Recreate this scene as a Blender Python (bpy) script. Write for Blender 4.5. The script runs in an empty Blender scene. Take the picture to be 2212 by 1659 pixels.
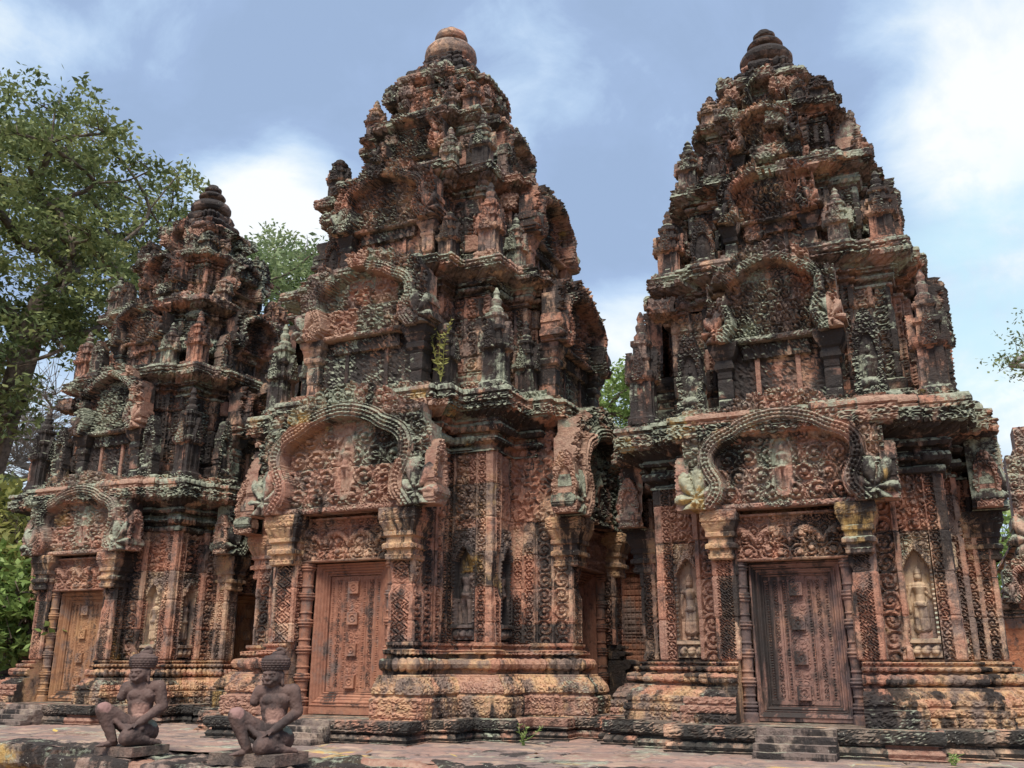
import bpy, bmesh, math, random
import numpy as np
from mathutils import Vector, Matrix
random.seed(7)
C = bpy.context.scene
COL = C.collection
R = math.radians
# ---------------------------------------------------------------- camera
YAW, PITCH, ROLL = .422, .294, .002
CAM = Vector((7.007, -12.81, 0.9))
cd = bpy.data.cameras.new("camera"); cam = bpy.data.objects.new("camera", cd); COL.objects.link(cam)
fwd = Vector((-math.sin(YAW)*math.cos(PITCH), math.cos(YAW)*math.cos(PITCH), math.sin(PITCH)))
q = fwd.to_track_quat('-Z', 'Y')
cam.rotation_mode = 'QUATERNION'; cam.rotation_quaternion = q @ Matrix.Rotation(ROLL, 4, 'Z').to_quaternion()
cam.location = CAM
cd.sensor_width = 36; cd.lens = 36*1980.355/2212; cd.clip_end = 5000
C.camera = cam
C.render.resolution_x, C.render.resolution_y = 1024, 768
C.view_settings.view_transform = 'Standard'; C.view_settings.look = 'None'
C.view_settings.exposure = 1.62; C.view_settings.gamma = 1
# ---------------------------------------------------------------- sun
SUN_EL, SUN_AZ = 58, 168          # azimuth clockwise from +y (the direction the light comes from)
sx, sy = math.sin(R(SUN_AZ)), math.cos(R(SUN_AZ))
sdir = Vector((sx*math.cos(R(SUN_EL)), sy*math.cos(R(SUN_EL)), math.sin(R(SUN_EL))))
sl = bpy.data.lights.new("sun", 'SUN'); sl.energy = 1.6; sl.angle = R(24); sl.color = (1, .93, .82)
so = bpy.data.objects.new("sun", sl); COL.objects.link(so); so.rotation_mode = 'QUATERNION'
so.rotation_quaternion = sdir.to_track_quat('Z', 'Y')
# ---------------------------------------------------------------- node helper
class NT:
    def __init__(s, t): s.t = t; s.n = t.nodes; s.l = t.links
    def new(s, typ, **k):
        o = s.n.new(typ)
        for a, b in k.items():
            if a.startswith('i_'):
                key = a[2:]; key = int(key) if key.isdigit() else key.replace('_', ' ')
                s.put(o.inputs[key], b)
            else: setattr(o, a, b)
        return o
    def put(s, inp, v):
        if isinstance(v, bpy.types.NodeSocket): s.l.new(v, inp)
        else: inp.default_value = v
    def math(s, op, a, b=0.0, c=0.0, clamp=False):
        o = s.n.new('ShaderNodeMath'); o.operation = op; o.use_clamp = clamp
        s.put(o.inputs[0], a); s.put(o.inputs[1], b)
        if op in ('MULTIPLY_ADD',): s.put(o.inputs[2], c)
        return o.outputs[0]
    def noise(s, vec, scale, detail=4, rough=.55, dist=0):
        o = s.n.new('ShaderNodeTexNoise'); s.put(o.inputs['Vector'], vec)
        o.inputs['Scale'].default_value = scale; o.inputs['Detail'].default_value = detail
        o.inputs['Roughness'].default_value = rough; o.inputs['Distortion'].default_value = dist
        return o.outputs['Fac']
    def smooth(s, v, a, b, lo=0.0, hi=1.0):
        o = s.n.new('ShaderNodeMapRange'); o.interpolation_type = 'SMOOTHSTEP'
        s.put(o.inputs[0], v); o.inputs[1].default_value = a; o.inputs[2].default_value = b
        o.inputs[3].default_value = lo; o.inputs[4].default_value = hi
        return o.outputs[0]
    def mix(s, f, a, b):
        o = s.n.new('ShaderNodeMix'); o.data_type = 'RGBA'
        s.put(o.inputs[0], f)
        for i, v in ((6, a), (7, b)):
            if not isinstance(v, bpy.types.NodeSocket) and len(v) == 3: v = (*v, 1)
            s.put(o.inputs[i], v)
        return o.outputs[2]
    def scale(s, vec, xyz, off=(0, 0, 0)):
        o = s.n.new('ShaderNodeMapping'); s.put(o.inputs[0], vec)
        o.inputs['Scale'].default_value = xyz; o.inputs['Location'].default_value = off
        return o.outputs[0]
# ---------------------------------------------------------------- world
W = bpy.data.worlds.new("World"); C.world = W; W.use_nodes = True
W.node_tree.nodes.clear(); n = NT(W.node_tree)
def rdir(px, py):
    a, b = (px-1106)/1980.355, (py-829.5)/1980.355
    Y = math.cos(PITCH)+b*math.sin(PITCH); Z = math.sin(PITCH)-b*math.cos(PITCH)
    return Vector((a*math.cos(YAW)-Y*math.sin(YAW), a*math.sin(YAW)+Y*math.cos(YAW), Z)).normalized()
tc = n.new('ShaderNodeTexCoord').outputs['Generated']
sky = n.new('ShaderNodeTexSky'); sky.sky_type = 'NISHITA'; sky.sun_disc = False
sky.sun_elevation = R(SUN_EL); sky.sun_rotation = R(SUN_AZ); sky.air_density = 1.3; sky.dust_density = 2
nz1 = n.noise(n.scale(tc, (1, 1, 1.6)), 3.1, 8, .56, .55)
nz2 = n.noise(n.scale(tc, (1, 1, 1.3), (3.1, 1.7, .4)), 7.5, 9, .6, .4)
def blob(px, py, r_out, r_in, amt):
    d = rdir(px, py)
    dp = n.new('ShaderNodeVectorMath', operation='DOT_PRODUCT'); n.l.new(tc, dp.inputs[0]); dp.inputs[1].default_value = d
    return n.smooth(dp.outputs['Value'], math.cos(R(r_out)), math.cos(R(r_in)), 0, amt)
def addl(L):
    v = L[0]
    for k in L[1:]: v = n.math('ADD', v, k)
    return v
# brightness field of the cloud deck: large soft forms + wisps
dens = addl([n.math('MULTIPLY_ADD', nz1, 1.25, -.175), n.math('MULTIPLY_ADD', nz2, .75, -.10),
             blob(2260, 30, 13, 2, .46), blob(2140, 330, 8, 1, .30), blob(2230, 700, 11, 2, .08), blob(2180, 1000, 9, 1, .25), blob(600, 480, 6.0, 1.0, .42),
             blob(10, 90, 5, .5, .16), blob(250, 60, 9, 1, -.08), blob(520, 560, 7, 1, .2), blob(1300, 790, 7, 1, .42), blob(30, 900, 10, 1, .22), blob(1130, 120, 6, 0, .08),
             blob(330, 260, 9, 2, -.10), blob(1330, 330, 10, 2, -.16), blob(700, 200, 10, 3, -.10), blob(1240, 560, 5, 1, -.1), blob(1750, 150, 7, 2, -.12)])
cr = n.new('ShaderNodeValToRGB'); n.l.new(n.math('MULTIPLY_ADD', dens, 1.0, -.38), cr.inputs[0])
cre = cr.color_ramp; cre.elements[0].position = .14; cre.elements[0].color = (.27, .365, .535, 1)
cre.elements[1].position = .86; cre.elements[1].color = (.80, .82, .84, 1)
for p, c in ((.30, (.29, .39, .575, 1)), (.42, (.36, .48, .66, 1)), (.54, (.45, .57, .73, 1)), (.68, (.60, .69, .77, 1))):
    e = cre.elements.new(p); e.color = c
cyan = n.math('MULTIPLY', blob(2150, 640, 9, 1, .75), n.smooth(nz2, .62, .38))
ccol = n.mix(cyan, cr.outputs[0], (.50, .71, .78))
bg1 = n.new('ShaderNodeBackground'); n.l.new(sky.outputs[0], bg1.inputs[0]); bg1.inputs[1].default_value = .1
bg2 = n.new('ShaderNodeBackground'); n.l.new(ccol, bg2.inputs[0]); bg2.inputs[1].default_value = .415
mx = n.new('ShaderNodeMixShader'); mx.inputs[0].default_value = .94
n.l.new(bg1.outputs[0], mx.inputs[1]); n.l.new(bg2.outputs[0], mx.inputs[2])
wo = n.new('ShaderNodeOutputWorld'); n.l.new(mx.outputs[0], wo.inputs[0])
# ---------------------------------------------------------------- materials
def mat(name):
    m = bpy.data.materials.new(name); m.use_nodes = True; m.node_tree.nodes.clear()
    k = NT(m.node_tree); o = k.new('ShaderNodeOutputMaterial'); b = k.new('ShaderNodeBsdfPrincipled')
    k.l.new(b.outputs[0], o.inputs[0]); b.inputs['Roughness'].default_value = .9
    b.inputs['Specular IOR Level'].default_value = .25
    return m, k, b
def stone(name, red=(.42, .20, .135), tan=(.62, .42, .28), grey=(.20, .15, .13), tanb=0., greyb=0., black=0., up=.10, green=-.2, gup=.1,
          spot=.6, blackc=(.030, .026, .025), greenc=(.43, .46, .345), bump=1.0, streak=.28, yellow=-.2, mott=.0, patches=(), fresh=.75):
    m, k, b = mat(name)
    g = k.new('ShaderNodeNewGeometry'); P = g.outputs['Position']
    at = k.new('ShaderNodeAttribute', attribute_name='blk').outputs['Fac']
    nz = k.new('ShaderNodeSeparateXYZ'); k.l.new(g.outputs['Normal'], nz.inputs[0]); nz = nz.outputs[2]
    fr = k.smooth(k.math('ADD', at, k.math('MULTIPLY', k.noise(P, 5, 3, .6), .12)), .955, .985, 0, fresh)      # newly cut replacement blocks
    def bias(v, blkw, bz): return k.math('ADD', k.math('MULTIPLY_ADD', at, blkw, v), bz - blkw*.5)
    t = k.smooth(bias(k.noise(P, 1.3, 7, .62), .16, tanb), .42, .60)
    col = k.mix(t, red, tan)
    fine = k.noise(P, 14, 5, .65)
    col = k.mix(k.smooth(fine, .35, .7, 0, .55), col, (min(1, red[0]*1.45), red[1]*1.6, red[2]*1.6))
    gr = k.smooth(bias(k.noise(k.scale(P, (1, 1, .7), (7, 3, 1)), 3.1, 9, .68), .13, greyb), .44, .60, 0, .9)
    col = k.mix(gr, col, grey)
    yl = k.smooth(bias(k.noise(k.scale(P, (1, 1, 1), (1, 13, 5)), .9, 5, .6), .25, yellow), .50, .58, 0, .8)
    col = k.mix(yl, col, (.62, .40, .13))
    # black lichen: patches and streaks running down
    pst = k.noise(k.scale(P, (1, 1, streak), (3, 9, 2)), 1.9, 9, .66, .25)
    bl = k.smooth(k.math('ADD', bias(pst, .10, black), k.math('MULTIPLY', nz, up)), .50, .565, 0, .93)
    col = k.mix(bl, col, blackc)
    mt = k.math('MULTIPLY_ADD', k.noise(k.scale(P, (1, 1, .8), (5, 1, 9)), 8, 9, .72), .75, k.math('MULTIPLY', pst, .25))
    col = k.mix(k.smooth(k.math('ADD', mt, black*.5+mott), .49, .60, 0, .75), col, tuple(c*1.5 for c in blackc))
    gnn = k.math('MULTIPLY_ADD', k.noise(k.scale(P, (1, 1, 1), (21, 2, 8)), 1.9, 8, .65), .62, k.math('MULTIPLY', k.noise(P, 13, 8, .75), .38))
    gn = k.smooth(k.math('ADD', bias(gnn, .10, green), k.math('MULTIPLY', nz, gup)), .51, .585, 0, .85)
    gc = k.mix(k.smooth(k.noise(P, 22, 4, .6), .35, .65), greenc, tuple(c*.6 for c in greenc))
    col = k.mix(gn, col, gc)
    # crusty pale spots
    v = k.new('ShaderNodeTexVoronoi'); k.l.new(P, v.inputs['Vector']); v.inputs['Scale'].default_value = 30
    sp = k.math('MULTIPLY', k.smooth(v.outputs['Distance'], .25, .12), k.smooth(k.noise(P, 2.3, 4, .6), .56, .66, 0, spot))
    col = k.mix(sp, col, (.52, .50, .42))
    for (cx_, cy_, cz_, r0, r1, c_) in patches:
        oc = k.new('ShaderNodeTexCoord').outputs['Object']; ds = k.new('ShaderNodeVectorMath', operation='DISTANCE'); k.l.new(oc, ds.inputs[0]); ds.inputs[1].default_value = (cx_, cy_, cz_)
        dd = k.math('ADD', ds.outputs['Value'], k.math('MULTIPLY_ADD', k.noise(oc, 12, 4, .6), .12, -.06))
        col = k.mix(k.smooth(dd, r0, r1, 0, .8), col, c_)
    col = k.mix(fr, col, k.mix(k.smooth(fine, .3, .7), (.37, .18, .13), (.50, .29, .21)))
    k.put(b.inputs['Base Color'], col)
    h = k.math('ADD', k.math('MULTIPLY', k.noise(P, 45, 6, .7), .5), k.math('MULTIPLY', k.noise(P, 11, 6, .65), 1.3))
    bp = k.new('ShaderNodeBump'); bp.inputs['Strength'].default_value = bump; bp.inputs['Distance'].default_value = .03
    k.put(bp.inputs['Height'], h); k.l.new(bp.outputs[0], b.inputs['Normal'])
    return m
M = dict(
    body=stone('carved_sandstone', tanb=.0, black=-.012, greyb=.0, spot=.4),
    base=stone('weathered_base_stone', tanb=.07, black=-.014, greyb=-.01, up=.02, green=-.12, spot=.7, tan=(.55, .36, .2)),
    plinth=stone('blackened_plinth_stone', black=.085, greyb=.08, up=-.14, green=-.12, spot=.8, blackc=(.035, .033, .03), grey=(.2, .16, .13)),
    fig=stone('pale_figure_stone', tanb=.07, black=-.05, greyb=.0, green=-.1, spot=.3, red=(.34, .21, .15), tan=(.50, .37, .24), bump=.4, fresh=0),
    edge=stone('mossy_edge_stone', red=(.30, .20, .16), tan=(.42, .33, .25), black=.02, greyb=.04, green=-.04, gup=.02, spot=.9, yellow=-.08),
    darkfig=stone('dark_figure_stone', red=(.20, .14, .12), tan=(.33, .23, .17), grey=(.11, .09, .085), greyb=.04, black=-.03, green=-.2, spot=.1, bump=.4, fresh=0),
    step=stone('worn_step_stone', fresh=0, red=(.33, .24, .19), tan=(.42, .34, .26), black=0, greyb=.06, up=-.12, green=-.15, spot=.6),
    door=stone('smooth_door_stone', tanb=-.01, black=.0, greyb=.02, green=-.4, spot=.1, bump=.3, streak=.10, red=(.23, .125, .10), tan=(.34, .19, .13), grey=(.10, .078, .078), fresh=0),
    reddoor=stone('red_door_stone', tanb=-.01, black=-.035, greyb=-.02, green=-.4, spot=.1, bump=.3, streak=.12, red=(.29, .13, .085), tan=(.38, .185, .115), fresh=0),
    orangedoor=stone('orange_door_stone', tanb=.0, black=-.05, greyb=-.0, green=-.4, spot=.1, bump=.3, streak=.12, red=(.31, .155, .085), tan=(.42, .24, .12), fresh=0),
    cornice=stone('lichened_cornice_stone', black=.055, greyb=.03, green=.035, up=.0, gup=.13, spot=.8, yellow=-.09),
    upper=stone('blackened_tower_stone', tanb=-.01, black=.066, greyb=.02, up=.11, green=-.055, gup=.12, spot=.8),
    finial=stone('dark_finial_stone', black=.09, greyb=.1, up=.15, green=-.2, streak=.2),
    redfinial=stone('red_finial_stone', black=-.04, greyb=.06, up=.12, green=-.12, streak=.2),
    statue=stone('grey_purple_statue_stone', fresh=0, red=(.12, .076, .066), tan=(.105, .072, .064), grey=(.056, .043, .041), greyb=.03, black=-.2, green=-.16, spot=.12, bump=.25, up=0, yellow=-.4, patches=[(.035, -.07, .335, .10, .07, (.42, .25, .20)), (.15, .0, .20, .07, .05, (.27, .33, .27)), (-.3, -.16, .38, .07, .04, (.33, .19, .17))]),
    slab=stone('statue_slab_stone', red=(.24, .15, .12), tan=(.2, .15, .12), grey=(.11, .09, .08), greyb=.02, black=-.08, green=-.1, spot=.5, yellow=-.3),
    pave=stone('terrace_paving_stone', fresh=.3, red=(.30, .185, .15), tan=(.40, .29, .21), grey=(.20, .155, .14), greyb=.04, black=-.075, up=.0, green=-.14, spot=.35, yellow=-.16, bump=.35),
    lat=stone('laterite_stone', red=(.34, .13, .07), tan=(.34, .18, .10), black=-.03, greyb=0, spot=.3, bump=1.0))
# ---------------------------------------------------------------- numpy noise and pattern functions
def h3(ix, iy, iz, seed=0):
    h = (ix.astype(np.int64)*374761393 + iy.astype(np.int64)*668265263 + iz.astype(np.int64)*2147483647 + seed*1274126177) & 0xFFFFFFFF
    h = ((h ^ (h >> 13))*1274126177) & 0xFFFFFFFF
    h = (h ^ (h >> 16))
    h = (h*2246822519) & 0xFFFFFFFF
    h = h ^ (h >> 15)
    return (h & 0xFFFFFF)/float(0xFFFFFF)
def vn(P, sc, seed=0):
    Q = P*sc; I = np.floor(Q).astype(np.int64); F = Q-I; F = F*F*(3-2*F)
    r = 0
    for a in (0, 1):
        for b in (0, 1):
            for c in (0, 1):
                w = (F[..., 0] if a else 1-F[..., 0])*(F[..., 1] if b else 1-F[..., 1])*(F[..., 2] if c else 1-F[..., 2])
                r = r + w*h3(I[..., 0]+a, I[..., 1]+b, I[..., 2]+c, seed)
    return r*2-1
def eroded(P, seed):
    return 1-.85*sstep(vn(P, 1.6, seed+50)+.55*vn(P, 5.5, seed+51), .42, .75)
def sstep(x, a, b):
    t = np.clip((x-a)/(b-a), 0, 1); return t*t*(3-2*t)
def foliage(u, v, cell, seed=0, pitch=.37):
    """packed carved scrolls in 0..1: each cell a spiral tendril round a bud"""
    U = u/cell; V = v/cell; iu = np.floor(U); iv = np.floor(V)
    d1 = np.full(U.shape, 9.); d2 = np.full(U.shape, 9.); ph = np.zeros(U.shape); hd = np.ones(U.shape); ident = np.zeros(U.shape)
    for a in (-1, 0, 1):
        for b in (-1, 0, 1):
            cu = iu+a; cv = iv+b
            r1 = h3(cu, cv, cu*0, seed); r2 = h3(cu, cv, cu*0+1, seed)
            x = U-(cu+.5+.55*(r1-.5)); y = V-(cv+.5+.55*(r2-.5)); d = np.hypot(x, y)
            nr = d < d1
            d2 = np.where(nr, d1, np.minimum(d2, d)); 
            hd_ = np.where(h3(cu, cv, cu*0+2, seed) > .5, 1., -1.)
            ph = np.where(nr, np.arctan2(y, x)*hd_+6.28*r1, ph); ident = np.where(nr, r2, ident); d1 = np.where(nr, d, d1)
    edge = sstep(d2-d1, .03, .15)
    sp = .5+.5*np.cos(2*math.pi*d1/pitch-ph)
    bud = 1.25*sstep(d1, .24, .12)
    leaf = .5+.5*np.cos(ph*5+d1*9)
    r = np.maximum(sstep(sp, .15, .72)*(.6+.4*leaf), bud)
    return r*edge*(.75+.25*ident)
def scrolls(x, z, cell, seed=0):
    """mirrored rows of large clean scrolls with buds, the gaps filled with small leaves"""
    X = np.abs(x); r = np.floor(z/(cell*.87)); off = np.where(r.astype(int) % 2 == 0, 0., .5)
    U = X/cell+off; iu = np.floor(U); px = (U-iu-.5)*cell; pz = z-(r+.5)*cell*.87
    d = np.hypot(px, pz)/cell; hd = np.where(((iu+r).astype(int) % 2) == 0, 1., -1.); ph = np.arctan2(pz, px*hd)+h3(iu, r, iu*0, seed)*1.5
    sp = sstep(.5+.5*np.cos(2*math.pi*d/.27-ph), .3, .7)
    lobes = .75+.25*np.cos(ph*7)
    out = np.where(d < .46, np.maximum(sp*lobes, 1.3*sstep(d, .15, .07)), 0)*sstep(d, .5, .42)
    return np.maximum(out, .55*foliage(X, z, cell*.3, seed)*sstep(d, .42, .5))
def strip(e, L, v, seed=0, border=.022):
    """vertical scroll strip between plain fillets"""
    w = np.maximum(L-2*border, .03); cell = w
    k = np.floor(v/cell); y = v/cell-k-.5; x = (e-L/2)/w
    hd = np.where((k.astype(int) % 2) == 0, 1., -1.)
    d = np.hypot(x, y); ph = np.arctan2(y, x*hd)
    sp = .5+.5*np.cos(2*math.pi*d/.33-ph-h3(k, k*0, k*0, seed)*2)
    bud = sstep(d, .17, .07); r = np.maximum(sstep(sp, .15, .7)*(.6+.4*np.cos(ph*6)*.5+.2), bud)
    inside = sstep(np.abs(x), .52, .44)
    fil = sstep(np.abs(np.abs(x)-.5)*w, border*.9, border*.3) if border > 0 else 0
    return r*inside*sstep(d, .68, .56)*.9+np.where(np.abs(x) > .5, 1.0, 0)*.85
def lozenge(e, L, v, seed=0, border=.022):
    """flower lozenges between plain fillets"""
    w = np.maximum(L-2*border, .03); x = (e-L/2)/w; c = w*.62; y = v/c-np.floor(v/c)-.5; yy = v/c+.5-np.floor(v/c+.5)-.5
    d = np.abs(x)*1.05+np.abs(y)*.95; d2 = np.abs(np.abs(x)-.5)*1.05+np.abs(yy)*.95
    m = np.minimum(d, d2); r = sstep(np.abs(m-.38), .10, .03)+sstep(m, .2, .08)+.6*sstep(np.abs(m-.26), .07, .02)
    return np.where(np.abs(x) > .5, .85, np.clip(r, 0, 1)*.9)
def blocks(s, z, ch, bw, seed=0, jw=.011):
    zz = z/ch; k = np.floor(zz); fz = np.abs(zz-np.round(zz))*ch
    ss = s/bw+.5*k+h3(k, k*0, k*0+5, seed)*.6; j = np.floor(ss); fs = np.abs(ss-np.round(ss))*bw
    g = np.maximum(np.exp(-(fz/jw)**2), np.exp(-(fs/jw)**2))
    return g, h3(j, k, k*0, seed), h3(j, k, k*0+9, seed)
# ---------------------------------------------------------------- mesh building
class G:
    """collects vertices / quads / tris with a per vertex block value"""
    def __init__(s): s.v = []; s.q = []; s.b = []; s.n = 0; s.ng = []
    def add(s, V, Q, b=None):
        V = np.asarray(V, float).reshape(-1, 3); Q = np.asarray(Q, np.int64)
        s.v.append(V)
        if len(Q): s.q.append(Q+s.n)
        s.b.append(np.full(len(V), .5) if b is None else np.broadcast_to(np.asarray(b, float).ravel(), (len(V),)) if np.size(b) > 1 else np.full(len(V), float(b)))
        s.n += len(V); return s
    def ngon(s, V):
        V = np.asarray(V, float); s.v.append(V); s.b.append(np.full(len(V), .5)); s.ng.append(np.arange(len(V))+s.n); s.n += len(V); return s
    def rot(s, k):
        """copy of all content rotated by k*90 deg around z, as new G"""
        c, sn = [(1, 0), (0, 1), (-1, 0), (0, -1)][k % 4]
        g = G(); g.q = [x.copy() for x in s.q]; g.ng = [x.copy() for x in s.ng]; g.b = list(s.b); g.n = s.n
        g.v = [np.stack([v[:, 0]*c-v[:, 1]*sn, v[:, 0]*sn+v[:, 1]*c, v[:, 2]], 1) for v in s.v]
        return g
    def join(s, o):
        for v in o.v: s.v.append(v)
        for b in o.b: s.b.append(b)
        for x in o.q: s.q.append(x+s.n)
        for x in o.ng: s.ng.append(x+s.n)
        s.n += o.n; return s
    def move(s, d, sc=1, M3=None):
        for i, v in enumerate(s.v):
            if M3 is not None: v = v @ np.array(M3).T
            s.v[i] = v*sc+np.array(d)
        return s
    def mesh(s, name, m, smooth=False):
        V = np.concatenate(s.v).astype(np.float32); B = np.concatenate(s.b).astype(np.float32)
        me = bpy.data.meshes.new(name); me.vertices.add(len(V)); me.vertices.foreach_set('co', V.ravel())
        Q = [x for x in s.q if x.shape[1] == 4]; T = [x for x in s.q if x.shape[1] == 3]
        idx = []; tot = []
        if Q: a = np.concatenate(Q); idx.append(a.ravel()); tot.append(np.full(len(a), 4))
        if T: a = np.concatenate(T); idx.append(a.ravel()); tot.append(np.full(len(a), 3))
        for x in s.ng: idx.append(x); tot.append(np.array([len(x)]))
        idx = np.concatenate(idx).astype(np.int32); tot = np.concatenate(tot).astype(np.int32)
        st = np.concatenate([[0], np.cumsum(tot)[:-1]]).astype(np.int32)
        me.loops.add(len(idx)); me.loops.foreach_set('vertex_index', idx)
        me.polygons.add(len(tot)); me.polygons.foreach_set('loop_start', st); me.polygons.foreach_set('loop_total', tot)
        me.polygons.foreach_set('use_smooth', np.full(len(tot), smooth))
        a = me.attributes.new('blk', 'FLOAT', 'POINT'); a.data.foreach_set('value', B)
        me.materials.append(m); me.update(calc_edges=True); me.validate()
        return me
def link(name, me, parent=None, loc=(0, 0, 0), rz=0, sc=None):
    o = bpy.data.objects.new(name, me); COL.objects.link(o); o.location = loc; o.rotation_euler = (0, 0, rz)
    if sc: o.scale = sc if hasattr(sc, '__len__') else (sc,)*3
    if parent: o.parent = parent
    return o
def tag(o, label=None, cat=None, group=None, kind=None):
    for k, v in (('label', label), ('category', cat), ('group', group), ('kind', kind)):
        if v: o[k] = v
    return o
def thing(name, loc, label, cat, group=None, rz=0):
    o = bpy.data.objects.new(name, None); COL.objects.link(o); o.location = loc; o.rotation_euler = (0, 0, rz); o.empty_display_size = .3
    return tag(o, label, cat, group)
def gridquads(nu, nv, closed=False):
    i = np.arange(nu if closed else nu-1); j = np.arange(nv-1)
    a = (i[:, None]*nv+j).ravel(); b = (((i+1) % nu)[:, None]*nv+j).ravel()
    return np.stack([a, b, b+1, a+1], 1)
def gnorm(P, closed):
    if closed: du = np.roll(P, -1, 0)-np.roll(P, 1, 0)
    else:
        du = np.gradient(P, axis=0)
    dv = np.gradient(P, axis=1); N = np.cross(du, dv); return N/(np.linalg.norm(N, axis=2, keepdims=True)+1e-9)
def weather(P, amp=1., seed=0):
    return amp*(.014*vn(P, 1.7, seed)+.011*vn(P, 5.3, seed+1)+.006*vn(P, 15., seed+2)+.003*vn(P, 37., seed+3))
def sweep(path, prof, carve=None, closed=True, du=.024, dv=.02, amp=1., seed=0, ch=.34, bw=.62, boff=.014, jd=.014, wob=0., cap=False):
    """moulding swept round a plan path. prof = [(offset, z, kind)]; carve(e, L, edge, vv, z, kind, s) gives relief in metres"""
    p = np.array(path, float); n_ = len(p)
    nx = np.roll(p, -1, 0)-p; ln = np.linalg.norm(nx, axis=1); d = nx/np.maximum(ln, 1e-9)[:, None]
    nr = np.stack([d[:, 1], -d[:, 0]], 1)
    m = np.zeros_like(p)
    for i in range(n_):
        a = nr[i-1]; b = nr[i]
        if not closed and i == 0: m[i] = b
        elif not closed and i == n_-1: m[i] = a
        else: m[i] = (a+b)/max(.25, 1+a@b)
    ne = n_ if closed else n_-1
    omid = max(0., .6*max(q_[0] for q_ in prof)); P_o = p+m*omid; ln = np.linalg.norm(np.roll(P_o, -1, 0)-P_o, axis=1)
    S = []; Mi = []; E = []; LL = []; ED = []; ARC = []; acc = 0
    for i in range(ne):
        k = max(2, int(round(ln[i]/du))); t = np.arange(k)/k
        if not closed and i == ne-1: t = np.arange(k+1)/k
        j = (i+1) % n_
        S.append(p[i]+(p[j]-p[i])*t[:, None]); Mi.append(m[i]+(m[j]-m[i])*t[:, None])
        E.append(t*ln[i]); LL.append(np.full(len(t), ln[i])); ED.append(np.full(len(t), i)); ARC.append(acc+t*ln[i]); acc += ln[i]
    S = np.concatenate(S); Mi = np.concatenate(Mi); E = np.concatenate(E); LL = np.concatenate(LL); ED = np.concatenate(ED); ARC = np.concatenate(ARC)
    o = []; z = []; kd = []; vv = []; a2 = 0
    for (o0, z0, k0), (o1, z1, k1) in zip(prof[:-1], prof[1:]):
        l = math.hypot(o1-o0, z1-z0); k = max(1, int(round(l/dv))); t = np.arange(k)/k
        o.append(o0+(o1-o0)*t); z.append(z0+(z1-z0)*t); kd.append(np.where(t > 0, k0, 0) if k0 == 0 else np.full(k, k0)); vv.append(a2+t*l); a2 += l
    o.append([prof[-1][0]]); z.append([prof[-1][1]]); kd.append([0]); vv.append([a2])
    o = np.concatenate(o); z = np.concatenate(z); kd = np.concatenate(kd); vv = np.concatenate(vv)
    P = np.zeros((len(S), len(o), 3))
    P[..., :2] = S[:, None, :]+Mi[:, None, :]*o[None, :, None]; P[..., 2] = z[None, :]
    N = gnorm(P, closed)
    sh = P.shape[:2]; Zg = np.broadcast_to(z, sh); Sg = np.broadcast_to(ARC[:, None], sh); Eg = np.broadcast_to(E[:, None], sh); Lg = np.broadcast_to(LL[:, None], sh)
    Kg = np.broadcast_to(kd, sh); EDg = np.broadcast_to(ED[:, None], sh); Vg = np.broadcast_to(vv, sh)
    g, b1, b2 = blocks(Sg, Zg, ch, bw, seed)
    D = weather(P, amp, seed)-jd*g+boff*(b2*2-1)
    if carve is not None: D = D+carve(Eg, Lg, EDg, Vg, Zg, Kg, Sg)*eroded(P, seed)
    if wob: P = P+wob*np.stack([vn(P, .9, seed+20), vn(P, .9, seed+21), .6*vn(P, .9, seed+22)], 2)
    P = P+N*D[..., None]
    out = G().add(P, gridquads(len(S), len(o), closed), b1)
    if cap:
        for i, flip in ((0, True), (-1, False)):
            loop = P[i]; inner = loop.copy(); inner[:, :2] = p[i] if i else p[0]
            inner[:, :2] = p[0 if i == 0 else -1]-(m[0 if i == 0 else -1])*.3
            k = len(loop); r = np.arange(k-1); Q_ = np.stack([r, r+1, r+1+k, r+k], 1)
            out.add(np.concatenate([loop, inner]), Q_[:, ::-1] if flip else Q_, .5)
    return out
def carve_std(seed=0, amp=.03, cell=.13):
    def f(E, L, ED, V, Z, K, S):
        D = np.zeros(E.shape)
        if (K == 1).any(): D = np.where(K == 1, .02*np.abs(np.cos(S*math.pi/.08))-.006, D)          # beads
        if (K == 2).any(): D = np.where(K == 2, .030*np.abs(np.cos(S*math.pi/.115))**.6-.012, D)  # lotus petals
        if (K == 3).any(): D = np.where(K == 3, amp*foliage(S, V+Z*.3, cell, seed)-.3*amp, D)
        if (K == 4).any(): D = np.where(K == 4, .016*((S/.06) % 1 < .55), D)
        return D
    return f
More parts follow.
